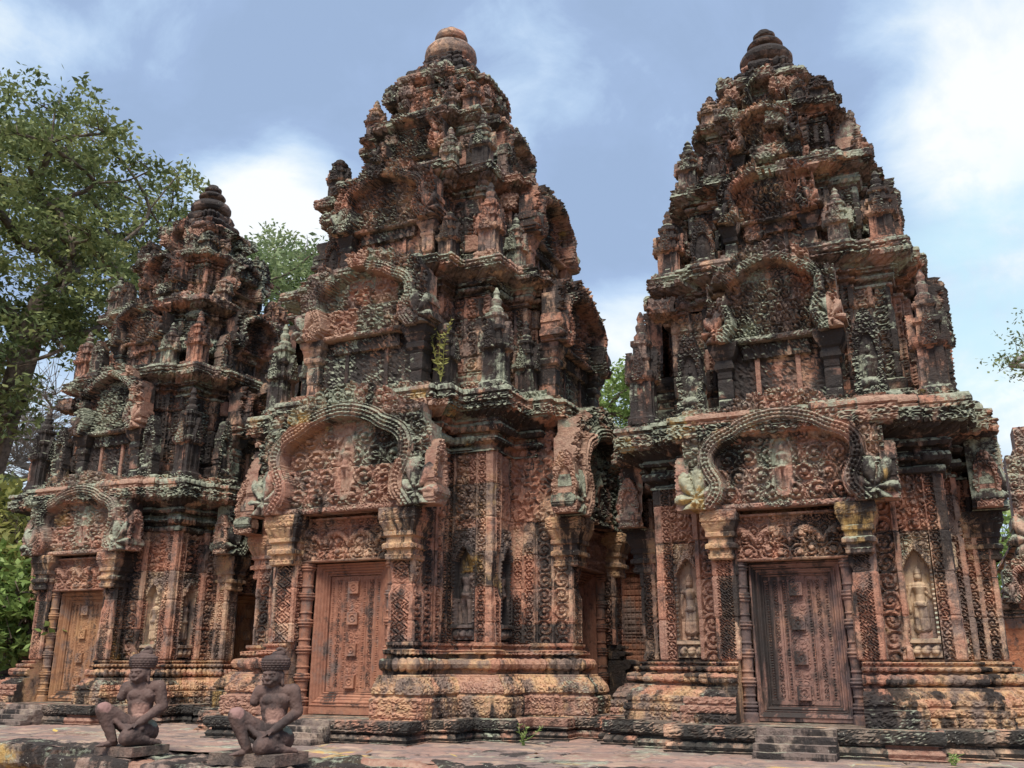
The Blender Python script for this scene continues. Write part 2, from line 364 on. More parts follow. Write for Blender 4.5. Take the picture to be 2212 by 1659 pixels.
def relief(w, h, fn, res=.018, depth=.14, seed=0, amp=.6, x0=None, z0=0., blk=(.34, .55), jd=.012, back=False):
    """height field panel: x across, z up, faces -y (height = towards -y). fn(x, z) -> metres, NaN cuts the outline"""
    if x0 is None: x0 = -w/2
    nx = int(round(w/res))+1; nz = int(round(h/res))+1
    X, Z = np.meshgrid(x0+np.linspace(0, w, nx), z0+np.linspace(0, h, nz), indexing='ij')
    H = fn(X, Z); ok = ~np.isnan(H); H = np.where(ok, H, 0)
    P = np.stack([X, -H, Z], 2)
    g, b1, b2 = blocks(X+3.3, Z, blk[0], blk[1], seed)
    Q = P+np.array([seed*3.1, 0, 0]); P[..., 1] -= weather(Q, amp, seed)-jd*g+.008*(b2*2-1)
    quad = ok[:-1, :-1] & ok[1:, :-1] & ok[1:, 1:] & ok[:-1, 1:]
    q = gridquads(nx, nz).reshape(nx-1, nz-1, 4); out = G(); out.add(P, q[quad], b1)
    V = P.reshape(-1, 3); pad = np.zeros((nx+1, nz+1), bool); pad[1:-1, 1:-1] = quad
    def wall(mask, ia, ib):     # quads with an open side between corner ia and ib
        qq = q[mask]
        if not len(qq): return
        A = V[qq[:, ia]]; B = V[qq[:, ib]]; A2 = A.copy(); B2 = B.copy(); A2[:, 1] = depth; B2[:, 1] = depth
        m_ = len(A); W_ = np.concatenate([A, B, B2, A2]); r = np.arange(m_)
        bb = b1.ravel()[qq[:, ia]]
        out.add(W_, np.stack([r, r+m_*3, r+m_*2, r+m_], 1), np.tile(bb, 4))
    wall(quad & ~pad[:-2, 1:-1], 3, 0); wall(quad & ~pad[2:, 1:-1], 1, 2)
    wall(quad & ~pad[1:-1, :-2], 0, 1); wall(quad & ~pad[1:-1, 2:], 2, 3)
    return out
def lathe(prof, nseg=24, seed=0, amp=.5, poly=0, dv=.015, blkv=None, cx=0, cy=0):
    """prof [(r, z)], poly>0 gives a polygonal section"""
    r = []; z = []
    for (r0, z0), (r1, z1) in zip(prof[:-1], prof[1:]):
        k = max(1, int(round(math.hypot(r1-r0, z1-z0)/dv))); t = np.arange(k)/k
        r.append(r0+(r1-r0)*t); z.append(z0+(z1-z0)*t)
    r.append([prof[-1][0]]); z.append([prof[-1][1]]); r = np.concatenate(r); z = np.concatenate(z)
    a = np.arange(nseg)/nseg*2*math.pi; pr = np.ones(nseg)
    if poly: pr = 1/np.cos(((a+math.pi/poly) % (2*math.pi/poly))-math.pi/poly)
    P = np.stack([np.cos(a)[:, None]*r*pr[:, None]+cx, np.sin(a)[:, None]*r*pr[:, None]+cy, np.broadcast_to(z, (nseg, len(z)))], 2)
    N = gnorm(P, True); P = P+N*weather(P+seed*2.3, amp, seed)[..., None]
    g = G().add(P, gridquads(nseg, len(z), True), .5 if blkv is None else blkv)
    return g
def rblock(c, s, seed=0, amp=1., res=.035, rz=0., tilt=(0, 0), rnd=.18, carve=0.):
    """rough stone block: rounded box with weathered faces"""
    out = G(); s = np.array(s, float)
    for ax in range(3):
        for sg in (-1, 1):
            a, b = (ax+1) % 3, (ax+2) % 3
            na = max(3, int(s[a]/res)); nb = max(3, int(s[b]/res))
            A, B = np.meshgrid(np.linspace(-1, 1, na), np.linspace(-1, 1, nb), indexing='ij')
            Q = np.zeros((na, nb, 3)); Q[..., ax] = sg; Q[..., a] = A; Q[..., b] = B
            P = Q*s/2; nn = np.maximum(np.abs(Q)-(1-rnd*min(s)/s), 0)*s/2*np.sign(Q); core = P-nn
            ln = np.linalg.norm(nn, axis=2, keepdims=True); rad = rnd*min(s)/2
            N = np.where(ln > 1e-6, nn/np.maximum(ln, 1e-6), 0); P = core+N*rad
            D = weather(P+seed*1.7, amp, seed)
            if carve: D = D+carve*foliage(P[..., a]+seed, P[..., b], .1, seed)
            P = P+N*D[..., None]
            q = gridquads(na, nb)
            if sg < 0: q = q[:, ::-1]
            out.add(P, q, h3(np.array([seed]), np.array([3]), np.array([1]))[0])
    M3 = (Matrix.Rotation(rz, 3, 'Z') @ Matrix.Rotation(tilt[0], 3, 'X') @ Matrix.Rotation(tilt[1], 3, 'Y'))
    out.move(c, 1, [list(r_) for r_ in M3]); return out
def tube(pts, rad, ns=7):
    pts = np.array(pts, float); n_ = len(pts); T = np.gradient(pts, axis=0); T /= np.linalg.norm(T, axis=1, keepdims=True)+1e-9
    ref = np.where(np.abs(T[:, 2:3]) > .9, np.array([[1., 0, 0]]), np.array([[0, 0, 1.]])); A = np.cross(T, ref); A /= np.linalg.norm(A, axis=1, keepdims=True); B = np.cross(T, A)
    a = np.arange(ns)/ns*2*math.pi; r = np.array(rad, float)[:, None, None]
    P = pts[:, None]+(A[:, None]*np.cos(a)[None, :, None]+B[:, None]*np.sin(a)[None, :, None])*r
    P = P.transpose(1, 0, 2); return P, gridquads(ns, n_, True)
# ================================================================ TOWER BUILDERS
def capsule(x, z, ax, az, bx, bz, ra, rb, fl=1.):
    """height of a lying tapered capsule seen from the front"""
    dx, dz = bx-ax, bz-az; L2 = dx*dx+dz*dz+1e-12
    t = np.clip(((x-ax)*dx+(z-az)*dz)/L2, 0, 1); r = ra+(rb-ra)*t
    d2 = (x-ax-dx*t)**2+(z-az-dz*t)**2
    return np.sqrt(np.maximum(r*r-d2, 0))*fl
def figure_h(x, z, s, male=False, var=0):
    """standing guardian in relief, feet at z=0, height s"""
    k = s/1.0; H = np.zeros(x.shape)
    sw = .012*k*(1 if var % 2 else -1)
    L = [(-.045, .03, -.065, .028, .030, .024), (.045, .03, .07, .025, .030, .024)]              # feet
    if male:
        L += [(-.05, .05, -.055, .26, .028, .036), (.05, .05, .05, .26, .028, .036), (-.055, .26, -.045, .47, .040, .058), (.05, .26, .045, .47, .040, .058), (-.05, .42, .05, .42, .055, .055)]
    else:
        L += [(-.05, .05, -.05, .16, .024, .03), (.05, .05, .05, .16, .024, .03), (-.055, .13, -.045, .46, .060, .052), (.055, .13, .045, .46, .060, .052), (0, .12, 0, .46, .06, .06),
              (.11, .12, .07, .40, .016, .02)]
    L += [(0, .47, sw, .60, .078, .062), (sw, .60, sw, .70, .062, .085), (sw-.06, .72, sw+.06, .72, .052, .052), (-.04, .665, -.04, .665, .035, .035), (.04, .665, .04, .665, .035, .035),
          (sw-.115, .72, -.15, .55, .034, .026), (-.15, .55, -.14, .40, .026, .022), (-.14, .40, -.14, .36, .026, .022),
          (sw, .74, sw, .80, .032, .03), (sw, .845, sw, .855, .056, .052), (sw, .90, sw, .93, .050, .045), (sw, .95, sw, .985, .03, .018)]
    if var % 2: L += [(sw+.115, .72, .155, .56, .034, .026), (.155, .56, .08, .64, .026, .022), (.08, .66, .09, .74, .02, .012)]
    else: L += [(sw+.115, .72, .15, .55, .034, .026), (.15, .55, .14, .40, .026, .022), (.14, .40, .15, .2, .014, .008)]
    if male: L += [(-.165, .02, -.165, .8, .012, .012)]
    for a, b, c, d, ra, rb in L: H = np.maximum(H, capsule(x, z, a*k, b*k, c*k, d*k, ra*k, rb*k, 1.0))
    H += np.where((z > .44*k) & (z < .49*k) & (np.abs(x) < .08*k), .012*k, 0)
    if not male: H += np.where((z > .12*k) & (z < .44*k) & (H > .03*k), .004*np.cos(x*math.pi*2/(.02*k)), 0)
    return H
def niche(w, z0, zf, s, ztop, male, var, seed):
    """carved figure standing in an arched niche; w wide, from z0 (plinth with geese) to ztop (leafy arch)"""
    def fn(x, z):
        H = np.zeros(x.shape)+.03
        hw = w/2; inner = hw-.032
        arch = zf+s*.98; r = inner
        top = arch+r*1.5*(1-np.minimum(np.abs(x)/r, 1)**1.3)        # pointed arch line
        inn = (np.abs(x) < inner) & (z > zf) & (z < top)
        H = np.where(inn, -.075, H)
        H = np.where(inn, np.maximum(H, -.075+1.45*figure_h(x, z-zf, s, male, var)), H)
        band = (z > arch-.02) & (z < top+.1) & ~inn
        H = np.where(band, .055+.018*foliage(x, z, .05, seed), H)
        H = np.where((z >= top+.1), .03+.04*foliage(np.abs(x), z, .1, seed+4)-.02, H)
        H = np.where((np.abs(x) > inner) & (z < arch), .035+.012*np.cos(z*math.pi*2/.05)*(z > zf), H)
        ped = (z < zf) & (z > zf-.05); H = np.where(ped, .075, H)
        low = z <= zf-.05
        g = np.zeros(x.shape)
        for i in (-1, 0, 1):          # row of geese
            c = i*w*.3; g = np.maximum(g, capsule(x, z, c, z0+.07, c+.02, z0+.10, .05, .04)); g = np.maximum(g, capsule(x, z, c+.03, z0+.10, c+.045, z0+.17, .02, .014))
        return np.where(low, .02+g*1.1, H)
    return relief(w, ztop-z0, fn, res=.0125, depth=.08, seed=seed, z0=z0, amp=.35, jd=.006)
def poly_sd(x, z, pts):
    best = np.full(x.shape, 9.); arc = np.zeros(x.shape); a = 0
    for (ax, az), (bx, bz) in zip(pts[:-1], pts[1:]):
        dx, dz = bx-ax, bz-az; L = math.hypot(dx, dz); t = np.clip(((x-ax)*dx+(z-az)*dz)/(L*L), 0, 1)
        d = np.hypot(x-ax-dx*t, z-az-dz*t); n_ = d < best; best = np.where(n_, d, best); arc = np.where(n_, a+t*L, arc); a += L
    return best, arc
def smooth_pts(pts, n_=2):
    for _ in range(n_):
        o = [pts[0]]
        for a, b in zip(pts[:-1], pts[1:]): o += [(.75*a[0]+.25*b[0], .75*a[1]+.25*b[1]), (.25*a[0]+.75*b[0], .25*a[1]+.75*b[1])]
        pts = o+[pts[-1]]
    return pts
def pediment(w, h, seed, res=.017, depth=.3, broken=0., fig=True, rec=.16):
    """polylobed naga pediment. w = half width at the nagas, h = height of the leafy apex"""
    arch = smooth_pts([(.84*w, .0), (.78*w, .06*h), (.70*w, .14*h), (.70*w, .24*h), (.79*w, .34*h), (.82*w, .46*h), (.76*w, .57*h), (.64*w, .63*h), (.52*w, .66*h), (.40*w, .73*h), (.2*w, .78*h), (0, .80*h)])
    bw_ = .082*w
    def fn(x, z):
        X = np.abs(x); d, arc = poly_sd(X, z, arch)
        # region inside the arch
        lim = np.interp(z, *map(np.array, zip(*sorted([(p[1], p[0]) for p in arch]))))
        inside = (X < lim) & (z < .83*h) & (d > bw_*.8)
        flame = .10*w+.085*w*np.abs(np.sin(arc*math.pi/(.17*w)))**.7+.06*w*sstep(z, .5*h, .85*h)
        outl = d < bw_+flame
        H = np.full(x.shape, np.nan)
        leaf = .05+rec*.45+.065*foliage(x, z, .12*w, seed+3)+.02*np.cos(arc*math.pi*2/(.17*w))
        up_ = z > .2*h
        H = np.where((outl | ((X < 1.08*w) & (z < .62*h) & (X > .7*w)) | ((X < .95*w) & (z < .8*h) & (z > .55*h))) & ~inside & up_, leaf, H)
        # naga fans
        ang = np.arctan2(z-.10*h, X-.93*w); rr = np.hypot(X-.93*w, z-.10*h)
        fan = w*(.20+.06*np.abs(np.cos(ang*3.5)))*(1+.55*sstep(ang, .5, 1.35)*sstep(ang, 2.6, 1.7))
        inf = (rr < fan) & (z > 0)
        Hf = rec+.0+.085*np.abs(np.cos(ang*3.5))**.7*sstep(rr, .0, .1*w)-.05*sstep(rr/fan, .6, 1.05)+.05*sstep(rr, .09*w, .05*w)
        H = np.where(inf, np.fmax(np.nan_to_num(H, nan=-1), Hf), H)
        # tympanum
        ty = .075*scrolls(x, z-.05*h, .235*w, seed)
        if fig:
            k = .36*h
            H0 = np.hypot(x/(.13*w), (z-.38*h)/(.26*h)); ty = np.where(H0 < 1, .01, ty); ty = np.where((H0 >= .9) & (H0 < 1.12), .05+.02*np.cos(np.arctan2(z-.38*h, x)*16), ty)
            ty = np.maximum(ty, 1.7*figure_h(x, z-.16*h, k*1.15, True, 1))
            for c in (-.42*w, .42*w): ty = np.maximum(ty, 1.5*figure_h(x-c, z-.10*h, k*.7, False, 1 if c > 0 else 0))
        ty = np.where(z > .60*h, ty*.35, ty)
        H = np.where(inside, ty, H)
        # arch band with ridges
        t = d/bw_
        Hb = rec+.05+.03*np.sqrt(np.maximum(1-t*t, 0))+.020*np.cos(t*math.pi*4)+.014*np.cos(arc*math.pi*2/.055)*(t < .42)
        H = np.where((d < bw_) & ~((z < .02*h) & (X > w)), Hb, H)
        # fallow beam at the foot
        H = np.where((z < .05*h) & (X < .72*w), rec*.6+.02*foliage(x, z, .06, seed), H)
        if broken:
            nn = vn(np.stack([x, z, x*0+seed], -1), 2.2/w, seed); H = np.where((nn+z/h*.9 > 1.25-broken) & ~inside, np.nan, H)
        return H
    return relief(2.5*w, 1.12*h, fn, res=res, depth=depth, seed=seed, amp=.9, blk=(.36*h, .42*w), jd=.016)
def lintel(w, h, seed):
    def fn(x, z):
        X = np.abs(x); zc = h*(.40+.26*np.abs(np.sin(x/w*math.pi*2))**.8)
        g = np.sqrt(np.maximum((.085*h)**2-(z-zc)**2, 0))*1.2
        H = .045*scrolls(x, z, h*.30, seed)+.0*foliage(x, z, h*.13, seed+1)
        sp = .075*foliage(X, z, h*.36, seed+5, .26)
        H = np.maximum(H, np.where(z < zc, sp, 0)); H = np.maximum(H, g+.015*foliage(x, z, .05, seed+2)*(g > .01)+.02*(g > .01))
        H = np.maximum(H, 1.1*figure_h(x, z-h*.25, h*.62, True, 1))
        H = np.where((z < .05*h) | (z > .95*h) | (X > w-.02), .075, H)
        return H+.05
    return relief(2*w, h, fn, res=.011, depth=.25, seed=seed, amp=.5, blk=(2, 2))
def strips_h(x, z, bounds, seed, amp=.02):
    """vertical bands: bounds = [(x0, x1, kind)]"""
    H = np.zeros(x.shape)
    for a, b, k in bounds:
        m = (x >= a) & (x < b); e = x-a; L = b-a
        if k == 's': v = amp*strip(e, L, z, seed)
        elif k == 'f': v = amp*.4+amp*np.sin(np.clip(e/L, 0, 1)*math.pi)
        elif k == 'b': v = amp*.5*(1+np.cos(z*2*math.pi/.028))*np.sin(np.clip(e/L, 0, 1)*math.pi)
        elif k == 'd': v = amp*(.5+.5*np.cos(z*2*math.pi/.09)*np.cos((e/L-.5)*math.pi*2))
        else: v = 0*x
        H = np.where(m, v, H)
    return H
def door_meshes(pw, z0, z1, fw, fz0, fz1, tag_=''):
    """pw: half width of the leaf, fw: half width of the frame"""
    h = z1-z0
    def leaf(x, z):
        X = np.abs(x); c = .10*pw/.36
        t = X-c; L = pw-c
        b = [(0, .02, 'f'), (.02, .05, 'b'), (.05, .085, 'f'), (.085, L-.085, 's'), (L-.085, L-.05, 'f'), (L-.05, L-.02, 'b'), (L-.02, L+1, 'f')]
        H = strips_h(t, z, b, 3, .018)
        H = np.where((z < z0+.05) | (z > z1-.05), .016, H)
        H = np.where(X < c, .028+.010*foliage(x, z, .09, 8), H)
        return H
    lf = relief(2*pw, h, leaf, res=.011, depth=.05, z0=z0, amp=.25, blk=(9, 9), jd=0)
    def frame(x, z):
        dx = np.abs(x)-pw; dz = np.maximum(z-z1, z0-z); d = np.maximum(dx, dz); T = fw-pw
        H = np.where(d < 0, np.nan, .035+.09*np.floor(np.clip(d/T, 0, .999)*5)/4+.012*np.sin(np.clip(d/T, 0, 1)*math.pi*5)**2)
        return H
    fr = relief(2*fw, fz1-fz0, frame, res=.0115, depth=.05, z0=fz0, amp=.3, blk=(9, 9), jd=0)
    bs = []
    for i in range(4):
        s = .072*pw/.36*2; zc = z0+.07+(h-.14)*(i+.14)/3.35
        def bf(x, z, i=i):
            r = np.hypot(x, z-zc); H = .055+.008*(np.cos(r*math.pi*2/.045))*(r < .05)
            return H+.006*((np.abs(x) > s*.4) | (np.abs(z-zc) > s*.4))
        bs.append(relief(s, s, bf, res=.012, depth=.0, z0=zc-s/2, amp=.25, blk=(9, 9), jd=0, seed=i))
    return lf, fr, bs
def colonnette(h, r, seed):
    prof = [(r*1.25, 0), (r*1.25, .1), (r*.95, .12)]
    n_ = 5; ring = [(.95, 0), (1.15, .01), (1.15, .022), (1.0, .03), (1.28, .045), (1.28, .06), (1.02, .07), (1.18, .08), (1.18, .095), (.95, .105)]
    seg = (h-.24)/n_
    for i in range(n_+1):
        zc = .12+seg*i-(.05 if i else 0)
        if i == n_: zc = h-.13
        prof += [(r*a, zc+b) for a, b in ring]
        if i < n_: prof += [(r*.86, zc+seg*.3), (r*.86, zc+seg*.5), (r*.98, zc+seg*.5+.004), (r*.98, zc+seg*.5+.02), (r*.86, zc+seg*.5+.024)]
    prof += [(r*1.2, h-.02), (r*1.2, h)]
    return lathe(prof, 24, seed, .25, poly=8, dv=.012)
BASE_T = [(1.0, 0, 3), (1.0, .26, 0), (.90, .27, 0), (.90, .31, 0), (.95, .32, 3), (.90, .40, 3), (.66, .52, 0), (.60, .52, 0), (.60, .56, 0), (.36, .565, 0), (.34, .61, 2), (.50, .64, 2), (.54, .69, 2), (.50, .735, 2), (.30, .75, 0), (.16, .77, 0), (.16, .82, 1), (.34, .83, 1), (.36, .87, 0), (.14, .885, 0), (.12, .93, 4), (.22, .94, 0), (.22, .975, 0), (.0, .98, 0), (0, 1.0, 0)]
CORN_T = [(0, 0, 0), (.14, .015, 0), (.14, .06, 0), (.03, .07, 0), (.03, .13, 1), (.28, .15, 1), (.32, .19, 1), (.28, .235, 0), (.10, .25, 0), (.10, .31, 0), (.34, .32, 2), (.42, .37, 2), (.36, .41, 0), (.30, .42, 0), (.50, .47, 2), (.82, .54, 2), (.88, .55, 0), (.88, .57, 0), (.98, .575, 3), (1.0, .74, 0), (.92, .75, 0), (.92, .78, 2), (1.0, .80, 2), (.96, .86, 0), (.72, .88, 3), (.58, .99, 0), (.5, 1.0, 0)]
PLIN_T = [(1.02, 0, 0), (1.02, .15, 0), (.94, .16, 2), (.97, .28, 2), (.92, .42, 0), (.86, .43, 0), (.86, .50, 0), (.95, .51, 0), (.95, .56, 0), (1.0, .57, 3), (1.0, .96, 0), (.98, 1.0, 0), (.9, 1.0, 0)]
def prof(T, off, z0, z1, dens=1): return [(a*off, z0+b*(z1-z0), k) for a, b, k in T]
def quarter(pts):
    """pts from the west face (x>0) to the corner; adds the mirrored half towards the south face"""
    return pts+[(-y, -x) for x, y in pts[::-1] if abs(x+y) > 1e-6]
def full(q_):
    out = []
    for k in range(4):
        c, s = [(1, 0), (0, 1), (-1, 0), (0, -1)][k]
        out += [(x*c-y*s, x*s+y*c) for x, y in q_]
    return out
def mini_tower(w, h, seed, broken=False):
    """corner antefix: a small copy of a tower"""
    b = w/2; q_ = quarter([(b*.55, -b*1.12), (b*.55, -b), (b, -b)]); pl = full(q_)
    P = [(.15*b, 0, 0), (.15*b, .05*h, 0), (0, .07*h, 0), (-.05*b, .1*h, 0), (-.08*b, .36*h, 0), (.12*b, .385*h, 0), (.2*b, .40*h, 0), (.2*b, .44*h, 0), (-.18*b, .455*h, 0), (-.2*b, .54*h, 0), (-.02*b, .56*h, 0), (-.02*b, .595*h, 0), (-.36*b, .61*h, 0), (-.38*b, .68*h, 0), (-.22*b, .70*h, 0), (-.22*b, .73*h, 0), (-.50*b, .745*h, 0)]
    def cv(E, L, ED, V, Z, K, S): return np.where((Z > .12*h) & (Z < .35*h) & (L > b*.7), -.03*w*4*sstep(np.abs(E/L-.5), .28, .2)*.5, 0)
    g = sweep(pl, P, cv, du=.02, dv=.02, amp=.55, seed=seed, ch=9, bw=9, boff=0, jd=0)
    g.join(lathe([(b*.62, .74*h), (b*.66, .78*h), (b*.40, .81*h), (b*.48, .84*h), (b*.52, .87*h), (b*.3, .90*h), (b*.3, .92*h), (b*.36, .94*h), (b*.1, h), (0, h)] if not broken else [(b*.6, .74*h), (b*.55, .80*h), (.2*b, .83*h), (0, .81*h)], 14, seed, .6))
    for sx_, sy_, k in ((0, -1, 0), (1, 0, 1), (0, 1, 2), (-1, 0, 3)):   # little false door pediments
        def fn(x, z): return np.where((np.abs(x) < w*.3*(1-np.maximum(z/(h*.3), 0)**2)), .03+.02*foliage(x, z, .06, seed), np.nan)
        r = relief(w*.62, h*.3, fn, res=.014, depth=.05, seed=seed, amp=.3, blk=(9, 9), jd=0); r.move((0, -b*1.22, .37*h)); g.join(r.rot(k))
    return g
def leaf_slab(w, h, seed, fig=True):
    """upright leaf-shaped antefix with a seated figure"""
    def fn(x, z):
        t = z/h; out = w/2*(1.0-.08*np.cos(t*22))*np.where(t < .45, 1.0, np.sqrt(np.maximum(1-((t-.45)/.55)**1.7, 0)))
        H = np.where(np.abs(x) < out, .05+.03*foliage(x, z, w*.22, seed), np.nan)
        inn = np.hypot(x/(w*.3), (z-h*.42)/(h*.3)) < 1
        H = np.where(inn, .02, H)
        f = np.maximum.reduce([capsule(x, z, -.16*w, .18*h, .16*w, .18*h, .06*h, .06*h), capsule(x, z, 0, .22*h, 0, .44*h, .09*w, .13*w), capsule(x, z, 0, .52*h, 0, .56*h, .075*w, .07*w), capsule(x, z, -.14*w, .44*h, -.2*w, .26*h, .045*w, .04*w), capsule(x, z, .14*w, .44*h, .2*w, .26*h, .045*w, .04*w), capsule(x, z, 0, .6*h, 0, .68*h, .05*w, .02*w)])
        return np.where(np.isnan(H), H, np.maximum(H, .02+f*1.0)) if fig else H
    return relief(w*1.1, h, fn, res=.015, depth=.09, seed=seed, amp=.7, blk=(9, 9), jd=0)
def capital(w0, w1, h, d, seed):
    """flared capital, inner pilaster edge at x=0, width w0, depth d; centred on x"""
    b = w0/2; pl = [(-b, -d/2), (b, -d/2), (b, d/2), (-b, d/2)]; o = (w1-w0)/2
    P = [(0, 0, 0), (.25*o, .03*h, 0), (.25*o, .10*h, 1), (.1*o, .12*h, 0), (.1*o, .2*h, 0), (.45*o, .24*h, 2), (.45*o, .32*h, 0), (.2*o, .34*h, 0), (.2*o, .44*h, 0), (.5*o, .47*h, 0), (.5*o, .54*h, 0), (.35*o, .56*h, 2), (.85*o, .75*h, 0), (1.0*o, .78*h, 3), (1.0*o, .97*h, 0), (.9*o, h, 0)]
    g = sweep(pl, P, carve_std(seed, .014, .07), du=.016, dv=.014, amp=.5, seed=seed, ch=9, bw=9, boff=0, jd=0)
    g.ngon([(-w1/2*.95, -d/2-o*.9, h-.01), (w1/2*.95, -d/2-o*.9, h-.01), (w1/2*.95, d/2+o*.9, h-.01), (-w1/2*.95, d/2+o*.9, h-.01)])
    return g
MESH = {}
def quad4(g): 
    o = G()
    for k in range(4): o.join(g.rot(k))
    return o
def cached(key, fn, name, m):
    if key not in MESH: MESH[key] = fn().mesh(name, m)
    return MESH[key]
def build_tower(kind, T, root):
    """all parts of a tower in its own coordinates"""
    b, st, po, pil = T['b'], T['st'], T['po'], T['pil']        # body half, strip (x, y), porch y, pilaster (x0, x1)
    z = T['z']; s0 = T['seed']
    corner = [(pil[0], -T['dy']), (pil[0], -po), (pil[1], -po), (pil[1], -st[1]), (st[0], -st[1]), (st[0], -b), (b, -b)]
    q_ = quarter(corner)
    # plinth: closed redented path
    pc = full(quarter([(T['sw'], -po-.12), (T['sw']+.42, -po-.12), (T['sw']+.42, -st[1]-.12), (st[0]+.15, -st[1]-.12), (st[0]+.15, -b), (b+.02, -b-.02)]))
    g = sweep(pc, prof(PLIN_T, T['plo'], z[0]-.03, z[1]), carve_std(s0, .014, .10), du=.02, dv=.014, seed=s0, ch=.14, bw=.62, boff=.007, amp=.5, jd=.012)
    g.ngon([(x*1.0+(T['plo']*.85*np.sign(x)), y+(T['plo']*.85*np.sign(y)), z[1]-.012) for x, y in pc])
    p = link('plinth', g.mesh('plinth', M['plinth']), root)
    # base mouldings
    for k in range(4):
        rp = full(q_)[k*len(q_)+1:(k+1)*len(q_)-1]
        g = sweep(rp, prof(BASE_T, T['bo'], z[1]-.01, z[2]), carve_std(s0+k, .022, .10), closed=False, cap=True, du=.017, dv=.015, seed=s0+k, ch=(z[2]-z[1])*.28, bw=.6, boff=.008, amp=.30)
        link('base_moulding', g.mesh('base_moulding', M['base']), root)
    # wall with carved strips
    def cv(E, L, ED, V, Z, K, S):
        A = np.zeros(E.shape); ed = ED % (len(q_))
        small = ~((ed == 5) | (ed == 6))
        wide = L > .3
        A = np.where(small & (L > .12), .052*np.where(wide, strip(E % (L/2+1e-6), L/2, Z, s0), strip(E, L, Z, s0)), A)
        A = np.where((ed == 1) | (ed == len(q_)-3), .045*lozenge(E, L, Z), A)
        # main faces of the corner block: scroll strips at both sides of the niche
        big = ~small; n0, n1 = T['ni']
        mir = ed >= len(q_)//2
        e = np.where(mir, L-E, E); x = st[0]+e
        corner_face = big & ((ed == 5) | (ed == 6))
        a1 = n0-st[0]
        l1 = e < a1; l2 = e > n1-st[0]
        A = np.where(corner_face & l1, (.052*strip(e, max(a1, .05), Z, s0+2) if a1 > .1 else .02), A)
        LB = b-n1; A = np.where(corner_face & l2, .052*np.where(e-(n1-st[0]) < LB*.74, strip(e-(n1-st[0]), LB*.74, Z, s0+3), .6), A)
        mid = corner_face & ~l1 & ~l2
        A = np.where(mid, np.where(Z > T['nz'][3]-.02, .062*foliage(e, Z, .135, s0+9)-.015, -.10), A)
        A = np.where(big & ~corner_face, .045*foliage(E, Z, .12, s0+4), A)
        return A
    W = [(.0, z[2]-.01, 3), (.0, z[3]+.02, 3)]
    for k in range(4):
        rp = full(q_)[k*len(q_):(k+1)*len(q_)]
        g = sweep(rp, W, cv, closed=False, du=.0145, dv=.0145, seed=s0+10+k, ch=.46, bw=.9, boff=.009, amp=.6, jd=.012)
        link('wall', g.mesh('wall', M['body']), root)
    # core behind doors and pediments
    dy = T['dy']+.0
    for k in range(4):
        w_ = pil[1]-.02
        V = [(-w_, -dy, z[1]), (w_, -dy, z[1]), (w_, -dy, z[3]+.05), (-w_, -dy, z[3]+.05)]
        nx_, nz_ = 40, 90; X, Z_ = np.meshgrid(np.linspace(-w_, w_, nx_), np.linspace(z[1]-.02, z[3]+.1, nz_), indexing='ij')
        t = G().add(np.stack([X, X*0-dy-.004+.01*vn(np.stack([X, Z_, X], -1), 6, 2), Z_], 2), gridquads(nx_, nz_)); link('recess_wall', t.rot(k).mesh('recess_wall', M['body']), root)
    # porch roof block behind the pediment
    rz_ = T['ped'][0]; rt = T['ped'][0]+T['ped'][2]*.72
    for k in range(4):
        t = rblock((0, -(T['pdy']-.25+b*.5)/2-.0, (rz_+rt)/2-.02), (pil[1]*2+.1, T['pdy']-.30-b*.5, rt-rz_), 3+k, 1, .035, rnd=.1, carve=.055); link('porch_roof', t.rot(k).mesh('porch_roof', M['body']), root)
    # main cornice
    cc = [(.62*st[0], -(st[1]+.12)), (st[0]*.8, -(st[1]+.12)), (st[0]*.8, -st[1]), (st[0], -st[1]), (st[0], -b), (b, -b)]
    cp = full(quarter(cc))
    g = sweep(cp, prof(CORN_T, T['co'], z[3], z[4]), carve_std(s0+5, .045, .12), du=.019, dv=.015, seed=s0+20, ch=(z[4]-z[3])*.21, bw=.66, boff=.026, amp=.65, wob=.006)
    g.ngon([(x+T['co']*.55*np.sign(x), y+T['co']*.55*np.sign(y), z[4]-.02) for x, y in cp])
    link('cornice', g.mesh('cornice', M['cornice']), root)
    # doors, frames, bosses, colonnettes, lintels, capitals, pediments, figures
    lf, fr, bs = door_meshes(*T['door'])
    d0 = -T['dy']
    mlf, mfr = lf.mesh('false_door', M[T['dm']]), fr.mesh('frame', M[T['dm']]); mbs = [x.mesh('boss', M[T['dm']]) for x in bs]
    mcol = colonnette(T['door'][5]-T['door'][4]+.06, T['cr'], s0).mesh('colonnette', M[T['dm']], True)
    mlin = [lintel(pil[0]+.10, T['lin'][1]-T['lin'][0], s0+i).mesh('lintel', M['body']) for i in (0, 1)]
    cw = T['cap']
    mcap = capital(pil[1]-pil[0]+.03, cw[2], cw[1]-cw[0], .30, s0).mesh('capital', M['base'])
    mped = [pediment(T['ped'][1], T['ped'][2], s0+i*7, res=.0145, depth=.14, fig=T.get('pf', True)).mesh('pediment', M['cornice' if i else 'pedm']) for i in (0, 1)]
    mnaga = leaf_slab(.30*T['ped'][1]/1.06, .50*T['ped'][2], s0+3, False).mesh('naga_end', M['pedm'])
    nz = T['nz']; nw = T['ni'][1]-T['ni'][0]
    mfig = [niche(nw, nz[0], nz[1], nz[2], nz[3], T['male'], v, s0+v).mesh('carved_figure', M[T['fm']]) for v in (0, 1)]
